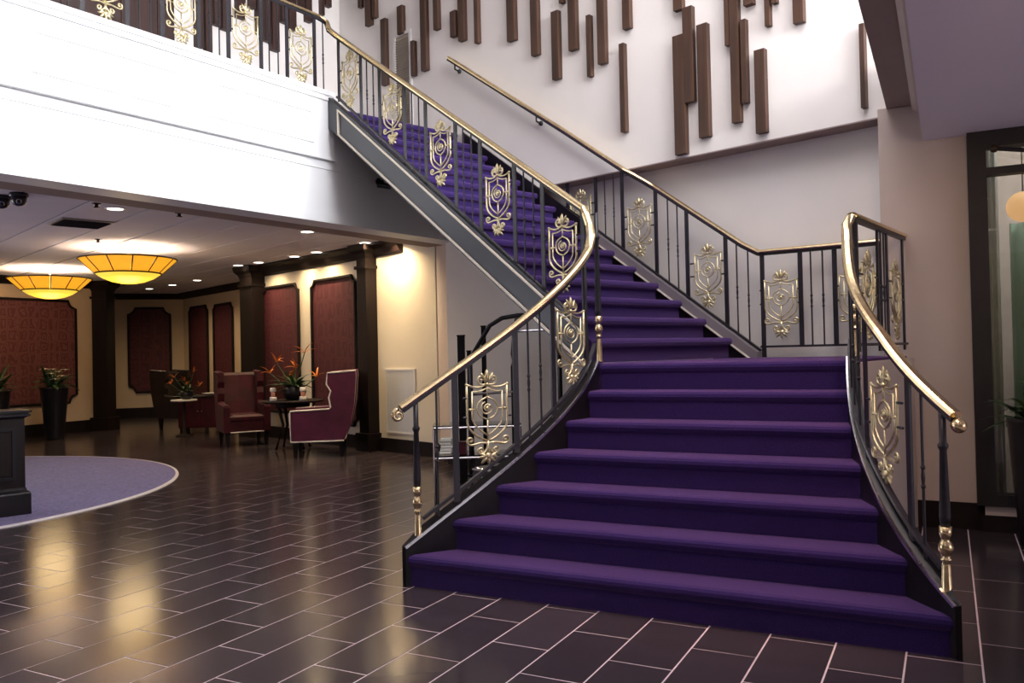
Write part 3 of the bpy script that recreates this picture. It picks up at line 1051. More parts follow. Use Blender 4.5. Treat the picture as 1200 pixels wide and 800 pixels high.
mb.ball(tuple(q_(208, 335)), 0.017, 8, 6, (1, 0.8, 1))
mb.ball(tuple(q_(222, 320)), 0.013, 8, 6, (1, 0.8, 1))
ME_SPIRAL = mb.mesh('spiral', M['brass_ornament'], True)


def scroll(cx, cy, r0, turns, a0, sgn, n=18):
    return [q_(cx + (r0 * (1 - i / n * 0.75)) * math.cos(a0 + sgn * turns * 2 * pi * i / n), cy - (r0 * (1 - i / n * 0.75)) * math.sin(a0 + sgn * turns * 2 * pi * i / n)) for i in range(n + 1)]


mb = MB()
for S_ in (lambda p: p, mir):
    mb.tube(S_(bez(q_(212, 560), q_(170, 545), q_(120, 562), 6) + bez(q_(120, 562), q_(78, 570), q_(76, 538), 6)[1:] + scroll(96, 534, 20, 0.9, pi, -1, 12)[1:]), 0.0085, 6, YU)
    mb.tube(S_(bez(q_(208, 560), q_(205, 612), q_(165, 622), 6) + scroll(162, 601, 22, 1.1, -pi / 2, -1, 14)[1:]), 0.0085, 6, YU)
mb.tube([q_(208, 545), q_(208, 640)], 0.011, 6, YU)
ME_SCROLL = mb.mesh('scroll', M['brass_ornament'], True)


def leaf_blob(mbx, base, tip, w, th=0.012):
    d = tip - base
    L_ = d.length
    d.normalize()
    sd = d.cross(YU).normalized()
    rings = []
    for t, k in ((0.0, 0.25), (0.2, 0.75), (0.5, 1.0), (0.8, 0.7), (1.0, 0.12)):
        c = base + d * L_ * t + YU * (-0.006 * math.sin(pi * t))
        rings.append([c + sd * w * k * math.cos(a) + YU * th * k * math.sin(a) for a in [i * pi / 3 for i in range(6)]])
    mbx.loft(rings)


mb = MB()
for a, L_, w in ((-75, 66, 11), (-40, 74, 12), (0, 66, 13), (40, 74, 12), (75, 66, 11)):
    t = math.radians(a)
    leaf_blob(mb, q_(208, 632), q_(208 + L_ * math.sin(t), 632 + L_ * math.cos(t) * 0.95), w * 0.0012)
for a in (-60, 60):
    t = math.radians(a)
    leaf_blob(mb, q_(208, 650), q_(208 + 62 * math.sin(t), 640 - 22), 0.013)
mb.ball(tuple(q_(208, 640)), 0.026, 8, 6, (1.2, 0.7, 1))
ME_FOLIAGE = mb.mesh('foliage', M['brass_ornament'], True)
mb = MB()
leaf_blob(mb, q_(208, 182), q_(208, 86), 0.019, 0.014)
leaf_blob(mb, q_(205, 180), q_(168, 104), 0.013)
leaf_blob(mb, q_(211, 180), q_(248, 104), 0.013)
for S_ in (lambda p: p, mir):
    mb.tube(S_(bez(q_(204, 182), q_(150, 196), q_(150, 150), 6) + scroll(170, 147, 20, 0.9, pi, -1, 10)[1:]), 0.0085, 6, YU)
mb.ball(tuple(q_(208, 184)), 0.016, 8, 6)
ME_CREST = mb.mesh('crest', M['brass_ornament'], True)
ME_CONN = MB().tube([(-0.5, 0, 0), (0.5, 0, 0)], 0.008, 6).mesh('connector', M['iron'])
ME_BAR = MB().box((0, 0, 0.5), (0.041, 0.014, 1.0)).mesh('flat_bar', M['iron'])
ME_THIN = MB().lathe([(0.0075, 0), (0.0075, 0.40), (0.013, 0.415), (0.0075, 0.43), (0.011, 0.47), (0.0075, 0.51), (0.013, 0.525), (0.0075, 0.54), (0.0075, 1.0)], 8).mesh('baluster', M['iron'])
RAIL_PROF = [(-0.030, -0.006), (0.030, -0.006), (0.034, 0.006), (0.028, 0.020), (0.014, 0.028), (-0.014, 0.028), (-0.028, 0.020), (-0.034, 0.006)]
CHAN_PROF = [(-0.018, -0.030), (0.018, -0.030), (0.018, -0.006), (-0.018, -0.006)]
LOW_PROF = [(-0.016, -0.010), (0.016, -0.010), (0.016, 0.010), (-0.016, 0.010)]


def medallion(root, p, rz, zc, wbay, bar_gap=None):
    """brass shield with its sub-parts, tied to the neighbouring flat bars"""
    base = root.location
    o = inst(ME_SHIELD, 'medallion', root, Vector((p.x, p.y, zc)) - base, rz)
    for me, nm in ((ME_CREST, 'crest'), (ME_SPIRAL, 'spiral'), (ME_SCROLL, 'scroll'), (ME_FOLIAGE, 'foliage')):
        inst(me, nm, o, (0, 0, 0))
    gap = wbay / 2 - 0.150
    if gap > 0.012:
        for sx in (-1, 1):
            for zz in (0.085, -0.045):
                inst(ME_CONN, 'connector', o, (sx * (0.150 + gap / 2), 0, zz), 0, (gap, 1, 1))
    return o


def railing(name, label, hand, low, items, base, chan=True):
    """hand / low: polylines of the handrail and bottom rail; items: (kind, plan point, rz, z0, z1, bay width)"""
    root = thing(name, base, label, 'railing')
    MB().sweep(hand, RAIL_PROF).build('handrail', M['brass'], root, smooth=False, world_coords=True)
    if chan:
        MB().sweep(hand, CHAN_PROF).build('rail_channel', M['iron'], root, world_coords=True)
    if low:
        MB().sweep(low, LOW_PROF).build('bottom_rail', M['iron'], root, world_coords=True)
    for it in items:
        kind, p, rz, z0, z1 = it[:5]
        loc = Vector((p.x, p.y, z0)) - root.location
        if kind == 'bar':
            inst(ME_BAR, 'flat_bar', root, loc, rz, (1, 1, z1 - z0))
        elif kind == 'thin':
            inst(ME_THIN, 'baluster', root, loc, rz, (1, 1, z1 - z0))
        elif kind == 'med':
            medallion(root, p, rz, it[5], it[6])
    return root


def newel(root, p, z0, ztop, brass_h=0.37, plinth=0.0):
    """iron post with a collar on a turned brass foot"""
    t = root.location
    n_ = MB().lathe([(0.022, brass_h), (0.026, brass_h + 0.05), (0.017, ztop - z0 - 0.22), (0.024, ztop - z0 - 0.205), (0.026, ztop - z0 - 0.195), (0.017, ztop - z0 - 0.18), (0.017, ztop - z0)], 12)
    o = n_.build('newel_post', M['iron'], root, True, Vector((p.x, p.y, z0)) - t)
    h = brass_h
    MB().lathe([(0.030, 0.0), (0.030, 0.02), (0.026, 0.03), (0.020, h * 0.50), (0.017, h * 0.545), (0.026, h * 0.56), (0.026, h * 0.585), (0.017, h * 0.60),
                (0.025, h * 0.64), (0.033, h * 0.70), (0.034, h * 0.74), (0.026, h * 0.80), (0.016, h * 0.83), (0.022, h * 0.85), (0.027, h * 0.90), (0.030, h * 1.0), (0.021, h * 1.0)], 12).build('brass_foot', M['brass'], o, True)
    return o


def scroll_end(root, p, tdir=None):
    t = root.location
    if tdir is not None:
        up_ = Vector((0, 0, 1))
        pts = []
        for i in range(22):
            a = pi / 2 + i / 21 * 2.6 * pi
            r = 0.040 * (1 - 0.72 * i / 21)
            pts.append(tdir * (-r * math.cos(a) * -1.0) + up_ * r * math.sin(a))
        MB().tube(pts, 0.012, 8, up=Vector((-tdir.y, tdir.x, 0)), taper=[1.2] * 8 + [1.0] * 14).build('rail_scroll', M['brass'], root, True, p - t)
        return
    MB().ball((0, 0, 0), 0.036, 12, 8).build('rail_knob', M['brass'], root, True, p - t)


def tang(f, t, e=0.02):
    a, b = f(t - e), f(t + e)
    return math.atan2(b.y - a.y, b.x - a.x)


# ---- left curved railing of the lower flight
def planL(d):
    return SD(sL(d) - 0.045, d)


def handz(d):
    return nose1(d) + 0.935


HL = [planL(d) + Vector((0, 0, handz(d))) for d in [-0.085 + i * 0.06 for i in range(26)]]
kink = P8L - FN * 0.035
kz = nose2(0.0) + 1.015
pend = planL(1.43)
HL = HL[:-1] + [Vector((pend.x, pend.y, 2.38)), Vector((kink.x * 0.5 + pend.x * 0.5 + 0.01, kink.y * 0.5 + pend.y * 0.5, 2.47)), Vector((kink.x, kink.y, kz - 0.03))]
LLo = [planL(d) + Vector((0, 0, nose1(d) + 0.125)) for d in [0.02 + i * 0.06 for i in range(25)]]
items = []


def lowitem(kind, d, plan, w=0.0):
    rz = tang(plan, d)
    p = plan(d)
    if kind == 'med':
        items.append(('med', p, rz, 0, 0, nose1(d) + 0.515, w))
    else:
        items.append((kind, p, rz, nose1(d) + 0.06, handz(d)))


for kd, d, w in (('thin', 0.11, 0), ('bar', 0.215, 0), ('med', 0.405, 0.36), ('bar', 0.590, 0), ('thin', 0.68, 0), ('thin', 0.77, 0), ('bar', 0.875, 0), ('med', 1.055, 0.31), ('bar', 1.255, 0)):
    lowitem(kd, d, planL, w)
rl = railing('curved_railing', 'brass topped curved iron railing on the left of the lower steps', HL, LLo, items, planL(0.0))
newel(rl, planL(-0.005), 0.26, handz(-0.005))
newel(rl, P8L + FN * 0.02 - FD * 0.06, LAND + 0.0, kz - 0.02)
pk = planL(-0.10)
scroll_end(rl, Vector((pk.x, pk.y, handz(-0.10) - 0.030)), (planL(0.0) - planL(-0.1)).normalized())


# ---- right curved railing of the lower flight with the landing guard
def planR(d):
    return SD(sR(d) + (0.045 if d < 0.4 else max(0.02, 0.045 - (d - 0.4) * 0.05)), d)


def handzr(d):
    return nose1(d) + (0.935 if d < 0.45 else 0.935 - min(0.06, (d - 0.45) * 0.10))


corner = SN(-0.545, 5.99)
gend = SN(-0.30, 7.575)
HR = [planR(d) + Vector((0, 0, handzr(d))) for d in [-0.085 + i * 0.06 for i in range(24)]]
pr1, pr2 = planR(1.34), planR(1.39)
HR += [Vector((pr1.x, pr1.y, 2.225)), Vector((pr2.x, pr2.y, 2.29)), Vector((corner.x, corner.y, 2.35))]
items = []
for kd, d, w in (('thin', 0.10, 0), ('bar', 0.19, 0), ('med', 0.415, 0.42), ('bar', 0.645, 0), ('thin', 0.78, 0), ('thin', 0.92, 0), ('bar', 1.06, 0)):
    rz = tang(planR, d)
    p = planR(d)
    if kd == 'med':
        items.append(('med', p, rz, 0, 0, nose1(d) + 0.50, w))
    else:
        items.append((kd, p, rz, nose1(d) + 0.06, handzr(d)))
LRo = [planR(d) + Vector((0, 0, nose1(d) + 0.125)) for d in [0.0 + i * 0.06 for i in range(25)]]
rr = railing('curved_railing', 'brass topped curved iron railing on the right of the lower steps', HR, LRo, items, planR(0.0))
newel(rr, planR(-0.02), 0.24, handzr(-0.02))
pk = planR(-0.10)
scroll_end(rr, Vector((pk.x, pk.y, handzr(-0.10) - 0.03)))
newel(rr, corner + N * 0.0, LAND, 2.34)

gdirv = (gend - corner)
glen = gdirv.length
gdirv.normalize()
grz_ = math.atan2(gdirv.y, gdirv.x)
items = []
for kd, f, w in (('bar', 0.06, 0), ('med', 0.245, 0.5), ('bar', 0.43, 0), ('thin', 0.49, 0), ('thin', 0.55, 0), ('bar', 0.61, 0), ('med', 0.79, 0.5), ('bar', 0.96, 0)):
    p = corner + gdirv * glen * f
    if kd == 'med':
        items.append(('med', p, grz_, 0, 0, LAND + 0.50, w))
    else:
        items.append((kd, p, grz_, LAND + 0.05, 2.36))
railing('landing_guard', 'short railing running back from the right corner of the landing to the pillar',
        [corner + Vector((0, 0, 2.355)), gend + Vector((0, 0, 2.375))],
        [corner + Vector((0, 0, LAND + 0.10)), gend + Vector((0, 0, LAND + 0.10))], items, corner + Vector((0, 0, LAND)))

# ---- left railing of the upper flight
def planU(t):
    return P8L + FDL * t - FNL * 0.035


def hU(t):
    return nose2(t) + 1.018 - 0.038 * t


def lU(t):
    return nose2(t) + 0.06 + 0.036 * t


items = []
urz = math.atan2(FDL.y, FDL.x)
tlist = [('bar', 3.619), ('med', 3.395), ('bar', 3.179), ('thin', 3.065), ('thin', 2.945), ('bar', 2.830), ('med', 2.610), ('bar', 2.399), ('thin', 2.272), ('thin', 2.161),
         ('bar', 2.053), ('med', 1.829), ('bar', 1.602), ('thin', 1.492), ('thin', 1.377), ('bar', 1.255), ('med', 1.029), ('bar', 0.813), ('thin', 0.698), ('thin', 0.586),
         ('bar', 0.476), ('med', 0.255), ('bar', 0.03)]
for kd, t in tlist:
    if kd == 'med':
        items.append(('med', planU(t), urz + pi, 0, 0, (hU(t) + lU(t)) / 2 + 0.03, 0.41))
    else:
        items.append((kd, planU(t), urz, lU(t) - 0.03, hU(t)))
tt = 3.58
joint = fpt(-0.13, -0.075, 5.335)
HU = [planU(0.0) + Vector((0, 0, kz - 0.03)), planU(0.02) + Vector((0, 0, hU(0.02))), planU(3.66) + Vector((0, 0, hU(3.66))), planU(3.80) + Vector((0, 0, hU(3.66) + 0.105))]
railing('stair_railing', 'brass topped railing along the left side of the upper flight', HU,
        [planU(0.02) + Vector((0, 0, lU(0.02))), planU(3.66) + Vector((0, 0, lU(3.66)))], items, planU(0.0) + Vector((0, 0, LAND)))

# ---- right railing of the upper flight, continuing as a wall handrail
def planV(t):
    return P8R + FD * t + FN * 0.05


items = []
for kd, t in (('bar', 2.074), ('med', 1.887), ('bar', 1.668), ('thin', 1.543), ('thin', 1.423), ('bar', 1.309), ('med', 1.094), ('bar', 0.884), ('thin', 0.739), ('thin', 0.627),
              ('bar', 0.517), ('med', 0.287), ('bar', 0.085), ('thin', -0.03), ('thin', -0.148)):
    top_ = min(nose2(t) + 0.945, WBOT - 0.015)
    zc = nose2(t) + 0.465
    if kd == 'med':
        if zc < 2.85:
            items.append(('med', planV(t), urz + pi, 0, 0, zc, 0.41))
        else:
            items.append(('med', planV(t), urz + pi, 0, 0, 3.05, 0.41))
    elif top_ - nose2(t) - 0.02 > 0.3:
        items.append((kd, planV(t), urz, nose2(t) + 0.02, top_))


def planW(t):
    o = 0.05 if t < 0.9 else (0.05 - (t - 0.9) / 0.3 * 0.12 if t < 1.2 else -0.07)
    return P8R + FD * t + FN * o


rcorner = planV(-0.262)
HV = [planW(t) + Vector((0, 0, nose2(t) + 0.955 - max(0, t - 2) * 0.02)) for t in (-0.262, -0.1, 0.2, 0.6, 0.9, 1.0, 1.1, 1.2, 1.5, 2.0, 2.5, 3.0, 3.5, 3.92)]
HV[0].z = 2.385
rv = railing('stair_railing', 'brass topped railing on the right of the upper flight, continuing as a wall handrail', HV,
             [planV(t) + Vector((0, 0, nose2(t) + 0.055)) for t in (-0.262, 2.1)], items, planV(-0.2) + Vector((0, 0, LAND)))
for t in (2.42, 3.80):
    p = planW(t)
    z = nose2(t) + 0.955 - max(0, t - 2) * 0.02
    MB().tube([p + Vector((0, 0, z - 0.03)), p + Vector((0, 0, z - 0.09)), p + FN * 0.06 + Vector((0, 0, z - 0.10)), p + FN * 0.088 + Vector((0, 0, z - 0.10))], 0.012, 6).build('bracket', M['iron'], rv, world_coords=True)
    mb = MB()
    mb.ball(tuple(p + FN * 0.08 + Vector((0, 0, z - 0.10))), 0.03, 8, 6)
    mb.build('bracket_rose', M['iron'], rv, world_coords=True)

# ---- railing along the back of the landing
bdir = D(126.5)
bend = rcorner + bdir * 1.16
brz = math.atan2(bdir.y, bdir.x)
items = [('bar', rcorner + bdir * 0.03, brz, LAND, 2.375)]
blen = 1.16
for kd, f, w in (('med', 0.20, 0.40), ('bar', 0.385, 0), ('thin', 0.48, 0), ('thin', 0.585, 0), ('bar', 0.69, 0), ('med', 0.88, 0.38), ('bar', 1.06, 0)):
    p = rcorner + bdir * f
    if kd == 'med':
        items.append(('med', p, brz, 0, 0, LAND + 0.545, w))
    else:
        items.append((kd, p, brz, LAND + 0.09, 2.375))
railing('landing_railing', 'low railing across the back of the landing in front of the beige wall',
        [rcorner + Vector((0, 0, 2.385)), bend + Vector((0, 0, 2.385))],
        [rcorner + Vector((0, 0, LAND + 0.10)), bend + Vector((0, 0, LAND + 0.10))], items, rcorner + Vector((0, 0, LAND)))

# ---- balcony railing
items = []
brz = math.atan2(-BD.y, -BD.x)
for kd, s in (('thin', 3.046), ('thin', 2.925), ('bar', 2.801), ('med', 2.590), ('bar', 2.389), ('thin', 2.273), ('thin', 2.163), ('bar', 2.042), ('med', 1.840), ('bar', 1.650), ('thin', 1.529), ('thin', 1.417),
              ('bar', 1.310), ('med', 1.095), ('bar', 0.905), ('thin', 0.800), ('thin', 0.681), ('bar', 0.559), ('med', 0.362), ('bar', 0.167), ('thin', 0.04)):
    p = fpt(s, -0.075, 0)
    if kd == 'med':
        items.append(('med', p, brz + pi, 0, 0, 4.90, 0.40))
    else:
        items.append((kd, p, brz, (4.48 if s > 0 else BALC), 5.34))
s = 3.17
while s < 6.8:
    for kd, ds in (('bar', 0), ('med', 0.205), ('bar', 0.41), ('thin', 0.52), ('thin', 0.63)):
        p = fpt(s + ds, -0.075, 0)
        if kd == 'med':
            items.append(('med', p, brz + pi, 0, 0, 4.90, 0.41))
        else:
            items.append((kd, p, brz, 4.48, 5.34))
    s += 0.74
railing('balcony_railing', 'iron railing with brass shields along the top of the white balcony front',
        [fpt(6.9, -0.075, 5.345), fpt(0.10, -0.075, 5.345), fpt(-0.01, -0.06, 5.315), planU(3.815) + Vector((0, 0, hU(3.66) + 0.110))],
        None, items, fpt(0, -0.075, 4.48))

# ================================================================== LOBBY THINGS
# ---- pendant bowl lamps
def pendant(p, label):
    t = thing('pendant_lamp', (p.x, p.y, CEIL - 0.56), label, 'lamp', 'amber bowl lamps under the lobby ceiling')
    R1, R0 = 0.70, 0.47
    zr, zm = 0.375, 0.155          # rim and middle ring heights above the bowl's lowest point
    nseg = 12
    for k in range(nseg):
        a0, a1 = 2 * pi * k / nseg + 0.02, 2 * pi * (k + 1) / nseg - 0.02
        q = [(R0 * math.cos(a0), R0 * math.sin(a0), zm), (R0 * math.cos(a1), R0 * math.sin(a1), zm),
             (R1 * math.cos(a1), R1 * math.sin(a1), zr), (R1 * math.cos(a0), R1 * math.sin(a0), zr)]
        i_ = [(x * 0.985, y * 0.985, z + 0.006) for x, y, z in q]
        MB().loft([q, i_]).build('glass_panel', M['amber_glass'], t)
    ribs = MB().tube([(R0, 0, zm), (R1, 0, zr)], 0.009, 6).mesh('rib', M['bronze'])
    for k in range(nseg):
        inst(ribs, 'rib', t, (0, 0, 0), 2 * pi * k / nseg)
    MB().lathe([(0.01, 0.0), (0.12, 0.006), (0.24, 0.032), (0.36, 0.08), (R0, zm), (R0 - 0.008, zm), (0.35, 0.088), (0.24, 0.04), (0.12, 0.014), (0.01, 0.008)], 32).build('bowl', M['amber_bowl'], t, True)
    for r, z, nm in ((R0, zm, 'middle_ring'), (R1, zr, 'rim')):
        MB().tube([(r * math.cos(2 * pi * k / 48), r * math.sin(2 * pi * k / 48), z) for k in range(49)], 0.013, 6).build(nm, M['bronze'], t, True)
    MB().lathe([(0.018, 0.10), (0.018, 0.53)], 10).build('stem', M['brass_canopy'], t, True)
    MB().lathe([(0.10, 0.54), (0.095, 0.535), (0.03, 0.50), (0.03, 0.555), (0.10, 0.555)], 16).build('canopy', M['brass_canopy'], t, True)
    for k in range(3):
        a = 2 * pi * k / 3
        MB().ball((0.14 * math.cos(a), 0.14 * math.sin(a), 0.20), 0.035, 8, 6, (1, 1, 1.4)).build('bulb', M['lens'], t, True)
    d = bpy.data.lights.new('pendant_uplight', 'SPOT')
    d.energy, d.color, d.spot_size, d.spot_blend, d.shadow_soft_size = 190, (1.0, 0.93, 0.80), math.radians(165), 0.5, 0.3
    o = bpy.data.objects.new('pendant_uplight', d)
    C.objects.link(o)
    o.location = (p.x, p.y, CEIL - 0.56 + 0.16)
    o.rotation_euler = (pi, 0, 0)
    d = bpy.data.lights.new('pendant_glow', 'POINT')
    d.energy, d.color, d.shadow_soft_size = 26, (1.0, 0.70, 0.35), 0.35
    o = bpy.data.objects.new('pendant_glow', d)
    C.objects.link(o)
    o.location = (p.x, p.y, CEIL - 0.56 - 0.36)
    return t


pendant(atz(150, 290, CEIL), 'nearer amber glass bowl lamp with dark ribs hanging in the lobby')
pendant(atz(58.5, 315, CEIL), 'farther amber glass bowl lamp in front of the damask panel')

# ---- recessed downlights
lens_me = MB().lathe([(0.001, -0.004), (0.085, -0.004), (0.085, 0.004), (0.001, 0.004)], 20).mesh('lens', M['lens'])
ring_me = MB().ring([(0.086, -0.006), (0.112, -0.006), (0.115, 0.004), (0.086, 0.004)], 20).mesh('trim_ring', M['white_plastic'])
DL = [((135, 244), 'recessed downlight between the ceiling vent and the balcony front', 8, 1),
      ((360, 271), 'recessed downlight nearest the balcony front above the armchairs', 60, 1),
      ((428, 284), 'recessed downlight just left of the slim dark column', 26, 1),
      ((457, 279.5), 'recessed downlight over the lit wall with the access panel', 120, 1),
      ((371, 295), 'recessed downlight above the right burgundy panel', 36, 1),
      ((345, 300), 'recessed downlight between the two burgundy panels', 36, 1),
      ((303, 307), 'recessed downlight above the left burgundy panel', 36, 1),
      ((279, 310.5), 'recessed downlight in front of the dark end column', 12, 1),
      ((231, 328), 'rightmost of the three downlights before the far walls', 26, 1),
      ((202, 333.5), 'middle one of the three downlights before the far walls', 26, 1),
      ((175, 338), 'leftmost of the three downlights before the far walls', 26, 1),
      ((132, 332), 'recessed downlight right behind the nearer bowl lamp', 14, 1)]
for (x, y), lab, pw, k in DL:
    p = atz(x, y, CEIL)
    t = thing('downlight', (p.x, p.y, CEIL - 0.004), lab, 'downlight', 'recessed downlights in the lobby ceiling')
    inst(lens_me, 'lens', t, (0, 0, 0))
    inst(ring_me, 'trim_ring', t, (0, 0, 0))
    spot('downlight_beam', (p.x, p.y, CEIL - 0.02), (p.x, p.y, 0), pw * 2.7, (1.0, 0.74, 0.42), 150, 0.9, 0.07)
# downlights set in the right-hand ceiling, above and beside the viewer; pillar one added to brighten it
for (s_, n_, lab, pw, aim, ang) in ((0.35, 4.15, 'added downlight in the lilac ceiling brightening the pillar', 130, SN(-0.05, 7.6, 1.6), 62), (1.2, 3.2, 'downlight in the lilac ceiling to the right of the viewer', 14, None, 130),
                          (0.6, 1.0, 'downlight in the lilac ceiling right above the viewer', 14, None, 130)):
    p = SN(s_, n_, 3.15)
    t = thing('downlight', (p.x, p.y, 3.145), lab, 'downlight', 'recessed downlights in the right ceiling')
    inst(lens_me, 'lens', t, (0, 0, 0))
    inst(ring_me, 'trim_ring', t, (0, 0, 0))
    spot('downlight_beam', (p.x, p.y, 3.13), aim if aim else (p.x, p.y, 0), pw, (1.0, 0.70, 0.48), ang, 0.9, 0.08)
for (s_, n_, lab, pw) in ((-0.31, 4.7, 'added downlight in the brown soffit beam warming the lower steps', 190), (-0.31, 3.4, 'added downlight in the brown soffit beam just ahead of the viewer', 150)):  # added out of view to throw warm light on the lower steps
    p = SN(s_, n_, 3.45)
    t = thing('downlight', (p.x, p.y, 3.445), lab, 'downlight', 'added downlights in the soffit beam')
    inst(lens_me, 'lens', t, (0, 0, 0), 0, (0.6, 0.6, 1))
    inst(ring_me, 'trim_ring', t, (0, 0, 0), 0, (0.6, 0.6, 1))
    spot('downlight_beam', (p.x, p.y, 3.43), SD(-1.35, 0.75, 0.7), pw, (1.0, 0.56, 0.42), 70, 0.9, 0.06)

# ---- ceiling fittings
p = atz(95, 260.5, CEIL)
t = thing('ceiling_vent', (p.x, p.y, CEIL - 0.012), 'black slotted air vent in the lobby ceiling', 'vent', rz=math.radians(43.4))
MB().box((0, 0, 0), (0.60, 0.60, 0.014)).build('frame', M['louver'], t)
for k in range(9):
    MB().box((0, -0.24 + k * 0.06, -0.012), (0.54, 0.02, 0.016), mtx=Matrix.Rotation(0.5, 3, 'X')).build('slat', M['camera_black'], t)
for (x, y), lab in (((22, 226), 'black dome security camera with visible lens on the lobby ceiling'), ((2, 229), 'black dome security camera cut by the left picture edge')):
    p = atz(x, y, CEIL)
    t = thing('dome_camera', (p.x, p.y, CEIL - 0.002), lab, 'camera')
    MB().lathe([(0.085, 0.0), (0.09, -0.03), (0.078, -0.045), (0.01, -0.045)], 20).build('housing', M['camera_black'], t, True)
    MB().lathe([(0.074, -0.045), (0.07, -0.085), (0.05, -0.118), (0.02, -0.133), (0.001, -0.135)], 20).build('dome', M['camera_black'], t, True)
    dv = (EYEP - Vector((p.x, p.y, CEIL - 0.09))).normalized()
    MB().tube([dv * 0.052 + Vector((0, 0, -0.085)), dv * 0.082 + Vector((0, 0, -0.085))], 0.026, 14).build('lens', M['chrome'], t, True)
    MB().tube([dv * 0.07 + Vector((0, 0, -0.085)), dv * 0.086 + Vector((0, 0, -0.085))], 0.019, 14).build('lens_glass', M['camera_black'], t, True)
for (x, y), lab in (((115, 280), 'small dark sprinkler cap before the nearer bowl lamp'), ((210, 249), 'small dark sprinkler cap near the balcony front'), ((113, 238), 'small dark sprinkler cap beside the nearest downlight')):
    p = atz(x, y, CEIL)
    t = thing('sprinkler', (p.x, p.y, CEIL), lab, 'sprinkler', 'ceiling sprinklers in the lobby')
    MB().lathe([(0.05, 0.0), (0.05, -0.008), (0.02, -0.012), (0.02, -0.04), (0.035, -0.042), (0.035, -0.048), (0.001, -0.05)], 12).build('cap', M['camera_black'], t, True)
# bullet camera fixed to the balcony front under the stairs
p = onplane(443, 213, TOPL, BN)
t = thing('bullet_camera', p, 'small black bullet camera on the white balcony front under the stairs', 'camera')
MB().tube([BN * 0.0, BN * 0.02], 0.045, 12).build('wall_plate', M['camera_black'], t)
MB().tube([BN * 0.02, BN * 0.07, BN * 0.09 + Vector((0, 0, -0.03))], 0.014, 8).build('arm', M['camera_black'], t)
MB().tube([BN * 0.05 + Vector((0, 0, -0.05)) - BD * 0.06, BN * 0.11 + Vector((0, 0, -0.06)) - BD * 0.02, BN * 0.19 + Vector((0, 0, -0.08)) + BD * 0.02], 0.035, 12).build('body', M['camera_black'], t)

# ---- round rug and the lectern on it
rug_c, rug_r = Vector((-7.9, 9.55, 0)), 3.75
rg = thing('round_rug', rug_c, 'large round mottled lavender rug on the tiles at left', 'rug')
MB().lathe([(0.01, 0.0), (rug_r - 0.03, 0.0), (rug_r - 0.03, 0.012), (0.01, 0.014)], 96).build('pile', M['rug'], rg)
MB().ring([(rug_r - 0.028, 0.0), (rug_r + 0.01, 0.0), (rug_r + 0.005, 0.012), (rug_r - 0.028, 0.015)], 96).build('edge_strip', M['rug_edge'], rg)


def lectern():
    c0 = atz(37, 601.5, 0.014)           # near right corner of the plinth
    ax = D(-150).normalized()            # front face runs to the lower left
    ax = (atz(0, 606.5, 0.014) - c0)
    ax.z = 0
    ax.normalize()
    back = Vector((-ax.y, ax.x, 0))
    if back.y < 0:
        back = -back
    W_, D_ = 1.2, 0.42
    rz = math.atan2(-ax.y, -ax.x)
    c = c0 + ax * (W_ / 2) + back * (D_ / 2)
    t = thing('reception_desk', (c.x, c.y, 0.014), 'dark panelled wooden reception stand on the lavender rug', 'desk', rz=rz)
    H_ = 1.02
    MB().box((0, 0, 0.10), (W_, D_, 0.20)).build('plinth', M['black_gloss'], t)
    MB().loft([[(sx * (W_ / 2 - e), sy * (D_ / 2 - e), z) for sx, sy in ((-1, -1), (1, -1), (1, 1), (-1, 1))] for e, z in ((0.0, 0.20), (0.005, 0.215), (0.03, 0.235), (0.035, 0.26))]).build('plinth_moulding', M['black_gloss'], t)
    MB().box((0, 0, 0.60), (W_ - 0.08, D_ - 0.08, 0.68)).build('body', M['dark_wood'], t)
    MB().loft([[(sx * (W_ / 2 - e), sy * (D_ / 2 - e), z) for sx, sy in ((-1, -1), (1, -1), (1, 1), (-1, 1))] for e, z in ((0.04, 0.94), (0.02, 0.955), (-0.005, 0.965), (-0.005, 0.98), (0.01, 0.985), (0.01, 0.995), (-0.015, 1.0), (-0.015, 1.02))]).build('top', M['black_gloss'], t)
    for k in (-1, 1):
        cx = k * (W_ / 4 - 0.02)
        pw = W_ / 2 - 0.20
        y = -(D_ / 2 - 0.04) - 0.006
        pn = MB().box((cx, y + 0.004, 0.60), (pw - 0.06, 0.01, 0.42)).build('panel', M['dark_wood'], t)
        for sz in (-1, 1):
            MB().box((cx, y - 0.004, 0.60 + sz * 0.24), (pw, 0.02, 0.035)).build('moulding', M['black_gloss'], pn)
        for sx in (-1, 1):
            MB().box((cx + sx * (pw / 2 - 0.0175), y - 0.004, 0.60), (0.035, 0.02, 0.445)).build('moulding', M['black_gloss'], pn)
    return t, H_


lec, LH = lectern()
p = atz(1, 474, 1.034 + 0.014)
t = thing('card_holder', (lec.location.x + 0.12, lec.location.y - 0.02, 1.0345), 'small white card on the reception stand', 'card')
MB().box((0, 0, 0.006), (0.12, 0.08, 0.012)).build('foot', M['paper'], t)
MB().box((0, 0.01, 0.02), (0.10, 0.05, 0.014), mtx=Matrix.Rotation(0.5, 3, 'X')).build('card', M['paper'], t)


